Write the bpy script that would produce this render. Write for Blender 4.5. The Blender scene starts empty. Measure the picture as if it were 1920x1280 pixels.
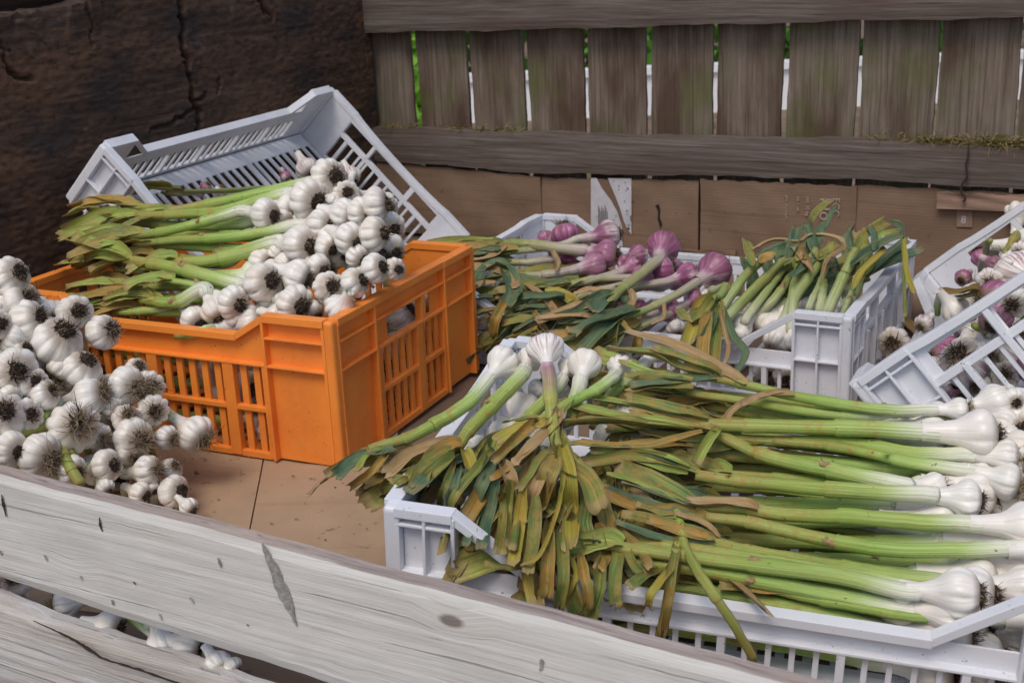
import bpy, bmesh, math, random
import numpy as np
from mathutils import Vector, Matrix
random.seed(7); RNG = np.random.default_rng(11)
scn = bpy.context.scene
COL = scn.collection
# ------------------------------------------------------------------ camera, sky, sun, exposure
F, PITCH, ROLL, CH = 2390.2, 0.3150, -0.04262, 0.58778          # focal length in 1920-px units, radians, metres
fw = np.array([0, math.cos(PITCH), -math.sin(PITCH)])
_u0 = np.cross([1., 0, 0], fw)
CR = math.cos(ROLL)*np.array([1., 0, 0]) + math.sin(ROLL)*_u0
CU = -math.sin(ROLL)*np.array([1., 0, 0]) + math.cos(ROLL)*_u0
C0 = np.array([0, 0, CH])
cd = bpy.data.cameras.new('camera'); cam = bpy.data.objects.new('camera', cd); COL.objects.link(cam)
cam.matrix_world = Matrix(((CR[0], CU[0], -fw[0], 0), (CR[1], CU[1], -fw[1], 0), (CR[2], CU[2], -fw[2], CH), (0, 0, 0, 1)))
cd.sensor_width = 36; cd.lens = F/1920*36; cd.clip_start = 0.02; cd.clip_end = 400
cd.dof.use_dof = True; cd.dof.focus_distance = 1.22; cd.dof.aperture_fstop = 18
scn.camera = cam
w = bpy.data.worlds.new('World'); scn.world = w; w.use_nodes = True
nt = w.node_tree; bgn = nt.nodes['Background']
sky = nt.nodes.new('ShaderNodeTexSky'); sky.sky_type = 'NISHITA'; sky.sun_disc = False
SUN_EL, SUN_AZ = math.radians(58), math.radians(205)
sky.air_density = 1.0; sky.dust_density = 3.0; sky.ozone_density = 1.0; sky.sun_elevation = SUN_EL; sky.sun_rotation = SUN_AZ
nt.links.new(sky.outputs[0], bgn.inputs[0]); bgn.inputs[1].default_value = 0.122
sd = bpy.data.lights.new('sun', 'SUN'); sd.energy = 1.15; sd.angle = math.radians(24); sd.color = (1, .93, .84)
so = bpy.data.objects.new('sun', sd); COL.objects.link(so)
sv = Vector((math.sin(SUN_AZ)*math.cos(SUN_EL), math.cos(SUN_AZ)*math.cos(SUN_EL), math.sin(SUN_EL)))
so.rotation_euler = sv.to_track_quat('Z', 'Y').to_euler()
scn.view_settings.view_transform = 'Standard'; scn.view_settings.look = 'None'
scn.view_settings.exposure = 0.12; scn.view_settings.gamma = 1

# ------------------------------------------------------------------ pixel -> world (1920x1280 pixel units of the photo)
def ray(x, y): return fw + CR*(x-960)/F - CU*(y-640)/F
def onz(x, y, z): d = ray(x, y); return C0 + d*((z-CH)/d[2])
def onpl(x, y, P, n): d = ray(x, y); return C0 + d*(((P-C0)@n)/(d@n))
def depth(P): return (np.asarray(P)-C0)@fw

# ------------------------------------------------------------------ materials
MATS = {}
class NT:
    def __init__(s, name):
        s.m = bpy.data.materials.new(name); s.m.use_nodes = True; s.t = s.m.node_tree
        s.b = s.t.nodes['Principled BSDF']; MATS[name] = s.m
    def n(s, typ, ins=None, **kw):
        o = s.t.nodes.new('ShaderNode'+typ)
        for k, v in kw.items(): setattr(o, k, v)
        for k, v in (ins or {}).items():
            i = o.inputs[k]
            if isinstance(v, bpy.types.NodeSocket): s.t.links.new(v, i)
            else:
                if i.type == 'RGBA' and len(v) == 3: v = (*v, 1)
                i.default_value = v
        return o
    def uv(s): return s.n('TexCoord').outputs['UV']
    def obj(s): return s.n('TexCoord').outputs['Object']
    def rnd(s): return s.n('ObjectInfo').outputs['Random']
    def off(s, vec, k=37.):
        r = s.n('Math', {0: s.rnd(), 1: k}, operation='MULTIPLY').outputs[0]
        c = s.n('CombineXYZ', {0: r, 1: r, 2: r}).outputs[0]
        return s.n('VectorMath', {0: vec, 1: c}, operation='ADD').outputs[0]
    def scale(s, vec, sc): return s.n('Mapping', {'Vector': vec, 'Scale': sc}).outputs[0]
    def noise(s, vec, sc=5, det=4, rough=.55, dist=0.): return s.n('TexNoise', {'Vector': vec, 'Scale': sc, 'Detail': det, 'Roughness': rough, 'Distortion': dist}).outputs[0]
    def ramp(s, fac, stops, interp='LINEAR'):
        r = s.n('ValToRGB', {0: fac}); cr = r.color_ramp; cr.interpolation = interp
        while len(cr.elements) < len(stops): cr.elements.new(.5)
        for e, (p, c) in zip(cr.elements, stops):
            e.position = p; e.color = (*c, 1) if hasattr(c, '__len__') else (c, c, c, 1)
        return r.outputs[0]
    def mix(s, f, a, b, mode='MIX'):
        m = s.n('Mix', data_type='RGBA', blend_type=mode)
        for i, v in ((0, f), (6, a), (7, b)):
            if isinstance(v, bpy.types.NodeSocket): s.t.links.new(v, m.inputs[i])
            else: m.inputs[i].default_value = v if i == 0 else (*v, 1)
        return m.outputs[2]
    def mul(s, a, b): return s.n('Math', {0: a, 1: b}, operation='MULTIPLY').outputs[0]
    def add(s, a, b): return s.n('Math', {0: a, 1: b}, operation='ADD').outputs[0]
    def out(s, col, rough=.6, bump=None, bs=.3, bd=.001, spec=.4, **kw):
        s.set('Base Color', col); s.set('Roughness', rough); s.set('Specular IOR Level', spec)
        if bump is not None:
            b = s.n('Bump', {'Strength': bs, 'Distance': bd, 'Height': bump}); s.t.links.new(b.outputs[0], s.b.inputs['Normal'])
        for k, v in kw.items(): s.set(k.replace('_', ' '), v)
        return s.m
    def set(s, k, v):
        if isinstance(v, bpy.types.NodeSocket): s.t.links.new(v, s.b.inputs[k])
        else: s.b.inputs[k].default_value = (*v, 1) if hasattr(v, '__len__') and len(v) == 3 and k.endswith('Color') else v

def mat_wood(name, lo, mid, hi, knot, stain=None, stain_amt=.5, gs=2.1, bs=.5, bd=.002, green=0., kn=(7, 14), pale=0.):
    t = NT(name); v = t.off(t.obj())
    warp = t.noise(t.scale(v, (3, 9, 9)), 1, 2)
    kv = t.n('TexVoronoi', {'Vector': t.scale(v, (kn[0], kn[1], kn[1])), 'Scale': 1., 'Randomness': 1.}, feature='F1').outputs['Distance']
    kc = t.n('TexVoronoi', {'Vector': t.scale(v, (kn[0], kn[1], kn[1])), 'Scale': 1., 'Randomness': 1.}, feature='F1').outputs['Color']
    kr = t.n('SeparateXYZ', {0: kc}).outputs[0]; ksel = t.ramp(kr, [(.45, 0), (.5, 1)])
    kf = t.mul(t.ramp(kv, [(.0, 1), (.055, 1), (.095, 0)]), ksel)
    ring = t.mul(t.ramp(kv, [(.0, 1), (.28, 0)]), ksel)
    vy = t.n('VectorMath', {0: v, 1: t.n('CombineXYZ', {1: t.mul(t.add(t.mul(ring, .8), warp), .012)}).outputs[0]}, operation='ADD').outputs[0]
    g1 = t.noise(t.scale(vy, (2.5*gs, 90*gs, 90*gs)), 1, 6, .65)
    g2 = t.noise(t.scale(vy, (9*gs, 420*gs, 420*gs)), 1, 3, .6)
    gg = t.add(t.mul(g1, .7), t.mul(g2, .3))
    col = t.ramp(gg, [(.32, lo), (.5, mid), (.68, hi)])
    big = t.noise(t.scale(v, (4, 14, 14)), 1, 4)
    if stain: col = t.mix(t.mul(t.ramp(big, [(.45, 0), (.66, 1)]), stain_amt), col, stain)
    if green: col = t.mix(t.mul(t.ramp(t.noise(v, 9, 4), [(.5, 0), (.7, 1)]), green), col, (.10, .12, .035))
    if pale: col = t.mix(t.mul(t.ramp(t.noise(t.scale(v, (6, 26, 26)), 1, 6, .7), [(.45, 0), (.72, 1)]), pale), col, (.62, .52, .42))
    crk = t.ramp(t.noise(t.scale(vy, (1.6*gs, 150*gs, 150*gs)), 1, 2), [(.30, 1), (.345, 0)])
    col = t.mix(t.mul(crk, .45), col, tuple(c*.4 for c in lo))
    col = t.mix(t.mul(kf, .85), col, knot)
    h = t.add(t.add(gg, t.mul(crk, -.6)), t.mul(kf, -.3))
    return t.out(col, .85, h, bs, bd, spec=.2)
mat_wood('wood_pale', (.50, .485, .455), (.645, .64, .615), (.75, .75, .73), (.17, .14, .12), stain=(.44, .45, .42), stain_amt=.5, bs=.7, bd=.0014, kn=(8, 16), pale=.15)
mat_wood('wood_edge', (.16, .12, .10), (.36, .30, .27), (.52, .46, .43), (.12, .08, .06), stain=(.45, .34, .27), stain_amt=.6, bs=.8, bd=.002, kn=(8, 16), pale=.2)
mat_wood('wood_pale_rough', (.40, .38, .36), (.60, .59, .57), (.76, .755, .74), (.19, .12, .09), stain=(.36, .30, .24), stain_amt=.5, bs=.9, bd=.003, kn=(6, 11), pale=.5)
mat_wood('wood_picket', (.085, .063, .046), (.185, .145, .112), (.27, .23, .185), (.055, .035, .025), stain=(.075, .043, .028), stain_amt=.85, green=.6, bs=.5, bd=.0015, kn=(5, 8))
mat_wood('wood_rail', (.06, .046, .038), (.135, .108, .092), (.22, .19, .168), (.03, .022, .018), stain=(.10, .065, .05), stain_amt=.6, bs=.7, bd=.002, kn=(4, 10))
def mat_dark():
    t = NT('wood_dark'); v = t.obj()
    g = t.noise(t.scale(v, (4, 120, 60)), 1, 7, .7, .15); f = t.noise(t.scale(v, (60, 130, 60)), 1, 4, .7)
    big = t.noise(t.scale(v, (4, 11, 4)), 1, 5, .6)
    col = t.ramp(g, [(.3, (.016, .011, .009)), (.5, (.06, .036, .024)), (.72, (.13, .078, .05))])
    col = t.mix(t.mul(t.ramp(big, [(.40, 0), (.66, 1)]), .75), col, (.15, .075, .038))
    col = t.mix(t.mul(t.ramp(t.noise(v, 12, 5, .7), [(.6, 0), (.72, 1)]), .45), col, (.17, .15, .15))
    col = t.mix(t.mul(t.ramp(t.noise(v, 7, 3), [(.5, 0), (.66, 1)]), .6), col, (.016, .018, .024))
    col = t.mix(t.ramp(f, [(.3, .8), (.5, 0)]), col, (.008, .006, .006))
    t.out(col, .75, t.add(g, t.mul(f, .4)), .7, .0016, spec=.35)
mat_dark()
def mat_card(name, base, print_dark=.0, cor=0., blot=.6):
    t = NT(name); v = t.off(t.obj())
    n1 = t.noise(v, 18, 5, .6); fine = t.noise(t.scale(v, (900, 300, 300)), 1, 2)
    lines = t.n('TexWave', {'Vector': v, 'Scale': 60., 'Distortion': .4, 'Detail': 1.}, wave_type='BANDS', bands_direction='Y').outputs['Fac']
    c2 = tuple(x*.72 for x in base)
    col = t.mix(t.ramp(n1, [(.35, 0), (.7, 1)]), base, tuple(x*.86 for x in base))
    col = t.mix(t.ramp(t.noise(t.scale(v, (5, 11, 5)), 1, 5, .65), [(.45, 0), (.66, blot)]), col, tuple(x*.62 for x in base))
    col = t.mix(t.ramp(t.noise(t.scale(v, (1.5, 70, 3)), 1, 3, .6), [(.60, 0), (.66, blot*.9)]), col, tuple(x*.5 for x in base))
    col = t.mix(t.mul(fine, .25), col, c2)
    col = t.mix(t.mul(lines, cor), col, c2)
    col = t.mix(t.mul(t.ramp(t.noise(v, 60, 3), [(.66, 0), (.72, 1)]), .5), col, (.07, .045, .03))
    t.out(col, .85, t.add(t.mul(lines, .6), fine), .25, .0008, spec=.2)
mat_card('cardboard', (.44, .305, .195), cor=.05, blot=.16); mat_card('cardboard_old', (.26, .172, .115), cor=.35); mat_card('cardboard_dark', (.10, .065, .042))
mat_card('cardboard_pink', (.36, .23, .17), cor=.15)
def mat_plastic(name, base, dirt, rough=.38, wear=None, amt=.5):
    t = NT(name); v = t.off(t.obj(), 3.)
    s1 = t.noise(v, 14, 5, .6); d = t.noise(v, 260, 2, .6); d2 = t.noise(v, 22, 4, .6)
    col = t.mix(t.mul(t.ramp(s1, [(.45, 0), (.75, 1)]), amt), base, dirt)
    spk = t.mul(t.ramp(d, [(.68, 0), (.72, 1)]), t.ramp(d2, [(.42, 0), (.6, 1)]))
    col = t.mix(t.mul(spk, .8), col, (.10, .06, .04))
    if wear:
        sc = t.noise(t.scale(v, (35, 35, 260)), 1, 5, .75)
        col = t.mix(t.mul(t.ramp(sc, [(.58, 0), (.75, 1)]), .5), col, wear)
    t.out(col, t.add(t.mul(s1, .25), rough-.1), t.add(s1, t.mul(d, .1)), .12, .002, spec=.45)
    t.set('Subsurface Weight', .08); t.set('Subsurface Radius', (.01, .006, .004))
mat_plastic('plastic_orange', (.92, .29, .045), (.68, .17, .028), .42, (.72, .33, .17), .65)
mat_plastic('plastic_white', (.74, .755, .80), (.60, .61, .65), .40, None, .5)
mat_plastic('plastic_white_dusty', (.70, .715, .76), (.52, .53, .56), .5, (.55, .54, .55), .7)
def mat_bulb(name, purple):
    t = NT(name); uv = t.uv(); sp = t.n('SeparateXYZ', {0: uv}); r = t.rnd()
    uo = t.off(uv, 11.)
    veins = t.noise(t.scale(uo, (46, 1.2, 1)), 1, 2, .5, .2)
    broad = t.noise(t.scale(uo, (7, 1.4, 1)), 1, 3)
    white = t.mix(t.ramp(t.noise(t.off(t.obj(), 9.), 26, 4), [(.4, 0), (.75, 1)]), (.84, .825, .78), (.76, .72, .64))
    col = t.mix(t.mul(t.ramp(veins, [(.34, 1), (.47, 0)]), .5), white, (.56, .53, .43))
    skin = t.ramp(t.noise(t.scale(uo, (3.5, 1.1, 1)), 1, 4, .6), [(.55, 0), (.62, 1)])
    col = t.mix(t.mul(skin, .35), col, (.72, .62, .48))
    if purple > .5:
        a = t.ramp(sp.outputs[1], [(.0, .4), (.12, .8), (.3, 1), (.62, 1), (.8, .25)])
        m = t.mul(a, t.ramp(t.add(t.mul(veins, .55), t.mul(broad, .5)), [(.44, 1), (.54, .5), (.61, 0)]))
        m = t.mul(m, t.ramp(r, [(0, .75), (.5, .95), (1, 1)]))
        pat = t.ramp(t.noise(t.scale(uo, (2.2, 1.6, 1)), 1, 3), [(.56, 0), (.68, 1)])
        under = t.mix(pat, (.40, .14, .26), (.74, .66, .65))
        under = t.mix(t.ramp(sp.outputs[1], [(.62, 0), (.8, 1)]), under, (.55, .42, .42))
        col = t.mix(t.mul(m, .9), under, t.mix(broad, (.10, .006, .045), (.19, .018, .11)))
    elif purple > .2:
        a = t.ramp(sp.outputs[1], [(.05, .2), (.3, 1), (.7, .4), (.9, .1)])
        m = t.mul(a, t.ramp(t.add(t.mul(veins, .65), t.mul(broad, .4)), [(.43, .9), (.52, 0)]))
        col = t.mix(m, col, (.36, .13, .26))
    else:
        m = t.mul(t.ramp(t.noise(t.scale(uo, (2.5, 1.5, 1)), 1, 2), [(.58, 0), (.8, 1)]), .28)
        col = t.mix(m, col, (.62, .42, .40))
    vo = t.off(t.obj(), 5.)
    soil = t.mul(t.ramp(t.noise(vo, 95, 5, .75), [(.62, 0), (.66, 1)]), t.ramp(t.add(t.noise(vo, 14, 2), t.mul(r, .12)), [(.50, 0), (.60, 1)]))
    col = t.mix(t.mul(soil, .85), col, (.05, .033, .022))
    col = t.mix(t.mul(t.rnd(), .30), col, t.mix(.5, col, (.74, .60, .50)))
    root = t.ramp(sp.outputs[1], [(.03, 1), (.12, 0)])
    col = t.mix(t.mul(root, .7), col, (.30, .22, .15))
    t.out(col, t.add(.34, t.mul(skin, .25)), t.add(t.mul(veins, .8), t.mul(broad, .4)), .35, .0012, spec=.45)
    t.set('Subsurface Weight', .12); t.set('Subsurface Radius', (.006, .004, .003))
mat_bulb('bulb_white', 0); mat_bulb('bulb_striped', .4); mat_bulb('bulb_purple', 1)
def mat_stem(name, stops, rust, streak=(.9, 1.08)):
    t = NT(name); uv = t.uv(); sp = t.n('SeparateXYZ', {0: uv}); uo = t.off(uv, 17.)
    wob = t.add(sp.outputs[1], t.mul(t.add(t.noise(t.scale(uo, (9, 2, 1)), 1, 2), -.5), .10))
    col = t.ramp(wob, stops)
    col = t.mix(t.mul(t.rnd(), .38), col, t.mix(t.ramp(sp.outputs[1], [(.05, 0), (.25, 1)]), col, (.36, .37, .075)))
    col = t.mix(t.mul(t.ramp(t.noise(t.scale(uo, (2.2, 3.5, 1)), 1, 4, .65), [(.52, 0), (.70, 1)]), .45), col, t.mix(t.ramp(sp.outputs[1], [(.1, 0), (.3, 1)]), (.66, .62, .5), (.17, .24, .05)))
    st = t.noise(t.scale(uo, (38, 1.6, 1)), 1, 3, .6)
    col = t.mix(t.ramp(st, [(.34, .8), (.52, 0)]), col, t.mix(.55, col, (.09, .16, .02)))
    col = t.mix(t.ramp(st, [(.55, 0), (.72, .4)]), col, (.62, .68, .42))
    vo = t.off(t.obj(), 7.)
    rs = t.mul(t.ramp(t.noise(vo, 150, 4, .8), [(.45, 0), (.62, 1)]), t.ramp(t.add(t.noise(t.scale(uo, (1.5, 5, 1)), 1, 3), t.mul(sp.outputs[1], .32)), [(.62, 0), (.80, 1)]))
    col = t.mix(t.mul(rs, rust), col, (.40, .20, .05))
    dk = t.mul(t.ramp(t.noise(vo, 190, 2), [(.71, 0), (.74, 1)]), .8)
    col = t.mix(dk, col, (.10, .07, .03))
    t.out(col, .5, st, .7, .0012, spec=.35)
    t.set('Subsurface Weight', .06); t.set('Subsurface Radius', (.004, .005, .002))
mat_stem('stem_fresh', [(.0, (.80, .79, .73)), (.10, (.74, .76, .58)), (.22, (.42, .57, .17)), (.5, (.29, .44, .085)), (.75, (.33, .39, .09)), (1, (.30, .30, .08))], .75)
mat_stem('stem_dusky', [(.0, (.66, .64, .55)), (.07, (.50, .53, .32)), (.25, (.31, .39, .15)), (.6, (.24, .33, .11)), (1, (.19, .26, .08))], .6)
mat_stem('stem_mauve', [(.0, (.52, .36, .42)), (.10, (.46, .39, .34)), (.4, (.42, .37, .25)), (.62, (.36, .35, .19)), (.8, (.20, .27, .09)), (1, (.17, .23, .08))], .3)
mat_stem('stem_flush', [(.0, (.66, .50, .56)), (.08, (.40, .16, .24)), (.20, (.42, .30, .22)), (.34, (.45, .45, .12)), (.6, (.36, .40, .09)), (1, (.30, .31, .08))], .5)
def mat_leaf(name, a, b, rustc, rust, dryc=(.45, .32, .14)):
    t = NT(name); uv = t.uv(); sp = t.n('SeparateXYZ', {0: uv}); uo = t.off(uv, 23.); vo = t.off(t.obj(), 13.)
    col = t.mix(t.ramp(t.noise(t.scale(uo, (1.6, 2.2, 1)), 1, 3), [(.36, 0), (.64, 1)]), a, b)
    lines = t.noise(t.scale(uo, (30, 1.1, 1)), 1, 2)
    col = t.mix(t.ramp(lines, [(.36, .75), (.5, 0)]), col, tuple(x*.45 for x in a))
    col = t.mix(t.ramp(lines, [(.55, 0), (.68, .35)]), col, tuple(min(1, x*1.9) for x in b))
    rs = t.mul(t.ramp(t.noise(vo, 170, 5, .8), [(.38, 0), (.56, 1)]), t.ramp(t.noise(t.scale(uo, (1.3, 3, 1)), 1, 3), [(.34, 0), (.56, 1)]))
    col = t.mix(t.mul(rs, rust), col, rustc)
    edge = t.ramp(t.n('Math', {0: t.add(sp.outputs[0], -.5)}, operation='ABSOLUTE').outputs[0], [(.42, 0), (.5, .4)])
    tip = t.ramp(t.add(sp.outputs[1], t.mul(t.noise(vo, 60, 3), .12)), [(.97, 0), (1.06, .7)])
    col = t.mix(edge, col, dryc); col = t.mix(tip, col, tuple(x*.8 for x in dryc))
    t.out(col, .55, lines, .6, .0012, spec=.35)
mat_leaf('leaf_green', (.08, .17, .045), (.22, .28, .065), (.38, .22, .055), .7)
mat_leaf('leaf_fresh', (.20, .33, .06), (.32, .43, .10), (.38, .22, .06), .55)
mat_leaf('leaf_teal', (.055, .13, .08), (.12, .20, .10), (.28, .20, .07), .3, (.28, .25, .12))
mat_leaf('leaf_rusty', (.17, .19, .055), (.38, .27, .075), (.44, .22, .045), .85)
mat_leaf('leaf_dry', (.46, .34, .17), (.36, .24, .11), (.33, .17, .06), .5, (.5, .37, .2))
mat_leaf('leaf_yellow', (.42, .36, .06), (.30, .33, .06), (.42, .22, .04), .6)
def simple(name, c, rough=.8, ns=60, amt=.4, c2=None, bs=.3, bd=.001):
    t = NT(name); v = t.obj(); n = t.noise(v, ns, 5, .65)
    t.out(t.mix(t.mul(t.ramp(n, [(.35, 0), (.7, 1)]), amt), c, c2 or tuple(x*.5 for x in c)), rough, n, bs, bd, spec=.2)
simple('root_dark', (.022, .015, .012), .95, 300, .6, (.10, .07, .055))
simple('root_tan', (.42, .33, .21), .9, 200, .7, (.16, .10, .06))
simple('root_brown', (.17, .12, .08), .9, 200, .7, (.06, .04, .03))
simple('soil', (.24, .17, .12), .95, 6, .8, (.10, .07, .045), .8, .02)
simple('grass_green', (.10, .26, .03), .7, 8, .6, (.03, .12, .015))
simple('shrub_green', (.25, .50, .05), .6, 8, .4, (.10, .28, .03)); simple('white_paint', (.85, .86, .88), .5, 3, .1)
simple('moss', (.16, .13, .04), .95, 120, .7, (.04, .035, .02)); simple('straw', (.34, .26, .12), .9, 80, .5)
simple('soil_crumb', (.10, .065, .04), .95, 200, .8, (.35, .26, .17)); simple('paper_white', (.58, .58, .62), .6, 40, .5, (.36, .33, .32)); simple('ink', (.10, .095, .10), .8, 50, .2); simple('ink_pale', (.50, .42, .36), .8, 300, .9, (.27, .18, .12))
simple('tar', (.03, .02, .018), .7, 60, .3)
simple('twig', (.06, .04, .03), .9, 80, .5)

# ------------------------------------------------------------------ mesh helpers
class MB:
    def __init__(s): s.v = []; s.f = []; s.u = []; s.mi = []; s.k = 0
    def add(s, V, Fc, UV=None, mi=0):
        V = np.asarray(V, float); b = s.k; s.v.append(V); s.k += len(V)
        for i, f in enumerate(Fc):
            s.f.append([b+j for j in f]); s.mi.append(mi)
            s.u.extend(UV[i] if UV is not None else [(0, 0)]*len(f))
    def box(s, lo, hi, M=None, mi=0):
        x0, y0, z0 = lo; x1, y1, z1 = hi
        V = np.array([(x0, y0, z0), (x1, y0, z0), (x1, y1, z0), (x0, y1, z0), (x0, y0, z1), (x1, y0, z1), (x1, y1, z1), (x0, y1, z1)], float)
        if M is not None: V = M(V)
        s.add(V, [(0, 3, 2, 1), (4, 5, 6, 7), (0, 1, 5, 4), (1, 2, 6, 5), (2, 3, 7, 6), (3, 0, 4, 7)], mi=mi)
    def prism(s, pts, t0, t1, M=None, mi=0):
        """polygon in the (u, z) plane, extruded along t"""
        n = len(pts); V = np.array([(p[0], t0, p[1]) for p in pts]+[(p[0], t1, p[1]) for p in pts], float)
        if M is not None: V = M(V)
        s.add(V, [tuple(range(n)), tuple(range(2*n-1, n-1, -1))]+[(i, i+n, (i+1) % n+n, (i+1) % n) for i in range(n)], mi=mi)
    def tube(s, P, R, n=8, cap=True, mi=0, squash=1., up=None, vlen=None):
        P = np.asarray(P, float); m = len(P); R = np.broadcast_to(R, (m,))
        T = np.gradient(P, axis=0); T /= np.linalg.norm(T, axis=1)[:, None]+1e-12
        N = np.array(up if up is not None else (0, 0, 1.)); N = N - T[0]*(N@T[0])
        if np.linalg.norm(N) < 1e-3: N = np.array([1., 0, 0]) - T[0]*T[0][0]
        N /= np.linalg.norm(N); V = []; U = []
        L = np.r_[0, np.cumsum(np.linalg.norm(np.diff(P, axis=0), axis=1))]; L = L/max(L[-1], 1e-9)
        for i in range(m):
            N = N - T[i]*(N@T[i]); N /= np.linalg.norm(N)+1e-12; B = np.cross(T[i], N)
            a = np.arange(n)/n*2*math.pi
            V.append(P[i]+R[i]*(np.cos(a)[:, None]*B+squash*np.sin(a)[:, None]*N))
        Fc = []; UV = []
        for i in range(m-1):
            for j in range(n):
                k = (j+1) % n; Fc.append((i*n+j, i*n+k, (i+1)*n+k, (i+1)*n+j))
                UV.append([(j/n, L[i]), ((j+1)/n, L[i]), ((j+1)/n, L[i+1]), (j/n, L[i+1])])
        if cap:
            Fc.append(tuple(range(n-1, -1, -1))); UV.append([(.5, 0)]*n)
            Fc.append(tuple((m-1)*n+j for j in range(n))); UV.append([(.5, 1)]*n)
        s.add(np.concatenate(V), Fc, UV, mi)
    def mesh(s, name, mats, smooth=False, origin=None):
        me = bpy.data.meshes.new(name); V = np.concatenate(s.v)
        if origin is not None: V = V-np.asarray(origin)
        me.from_pydata(V.tolist(), [], s.f); ul = me.uv_layers.new(name='UVMap')
        ul.data.foreach_set('uv', np.array(s.u, float).ravel())
        for m in mats: me.materials.append(MATS[m])
        me.polygons.foreach_set('material_index', s.mi)
        if smooth: me.polygons.foreach_set('use_smooth', [True]*len(s.f))
        me.update(); return me
def link(name, me, parent=None, loc=None):
    o = bpy.data.objects.new(name, me); COL.objects.link(o)
    if parent is not None: o.parent = parent
    if loc is not None: o.location = [float(c) for c in loc]
    return o
def tag(o, label=None, cat=None, group=None, kind=None):
    if label: o['label'] = label
    if cat: o['category'] = cat
    if group: o['group'] = group
    if kind: o['kind'] = kind
    return o
def empty(name, loc, label, cat, group=None):
    o = bpy.data.objects.new(name, None); COL.objects.link(o); o.location = [float(c) for c in loc]; o.empty_display_size = .02
    return tag(o, label, cat, group)
def bevel(o, w=.0015, seg=2):
    m = o.modifiers.new('bevel', 'BEVEL'); m.width = w; m.segments = seg; m.limit_method = 'ANGLE'; m.angle_limit = .9
def crspline(P, n=6):
    P = np.asarray(P, float)
    if len(P) < 3: return np.array([P[0]+(P[-1]-P[0])*t for t in np.linspace(0, 1, n+1)])
    Q = np.vstack([2*P[0]-P[1], P, 2*P[-1]-P[-2]]); out = []
    for i in range(1, len(Q)-2):
        p0, p1, p2, p3 = Q[i-1:i+3]
        for t in np.arange(n)/n:
            out.append(.5*(2*p1+(p2-p0)*t+(2*p0-5*p1+4*p2-p3)*t*t+(3*p1-p0-3*p2+p3)*t**3))
    out.append(P[-1]); return np.array(out)

# ------------------------------------------------------------------ setting: ground, fence, walls, cardboard
BX = -0.5188
dx = np.array([math.cos(BX), math.sin(BX), 0]); dn = np.array([-math.sin(BX), math.cos(BX), 0]); UPV = np.array([0, 0, 1.])
BB = np.array([.67424, 2.04100, 0.])           # a point of the back wall's foot
CORN = np.array([-.2604, 2.5747, 0])           # back left corner of the bin
def backp(px, py, o=0.): return onpl(px, py, BB+dn*o, dn)
GZ = -.72
mb = MB(); mb.add([(-60, -20, GZ), (60, -20, GZ), (60, 120, GZ), (-60, 120, GZ)], [(0, 1, 2, 3)])
tag(link('ground', mb.mesh('ground', ['soil'])), kind='structure')
# wooden floor of the bin under the cardboard
def slabM(O, ax, ay, az): 
    A = np.array([ax, ay, az]); return lambda V: O+V@A
M = slabM(CORN, dx, -dn, UPV); PT0 = onz(0, 893, .17); fx0 = (onz(1280, 1232, .150)-PT0)*np.array([1, 1, 0]); fx0 /= np.linalg.norm(fx0); fn0 = np.array([-fx0[1], fx0[0], 0])
mb = MB()
for i in range(16):
    if all((CORN+dx*a-dn*(i*.12+.055)-PT0)@fn0 > .025 for a in (-.05, 2.6)): mb.box((-.05, i*.12-.06, -.03), (2.6, i*.12+.055, -.008), M)
o = link('bin_floor', mb.mesh('bin_floor', ['wood_rail'])); tag(o, 'dark wooden deck carrying the cardboard inside the bin', 'floor', kind='structure')
mb = MB(); 
for i in range(2):
    for j in range(2):
        mb.box((.1+j*2.2, .15+i*1.4, GZ+.002), (.2+j*2.2, .25+i*1.4, -.031), M)
mb.box((-.05, .1, -.09), (2.6, .2, -.031), M); mb.box((-.05, 1.5, -.09), (2.6, 1.6, -.031), M)
o = link('bin_trestle', mb.mesh('bin_trestle', ['wood_rail'])); tag(o, 'dark wooden trestle carrying the bin floor', 'trestle')

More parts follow.
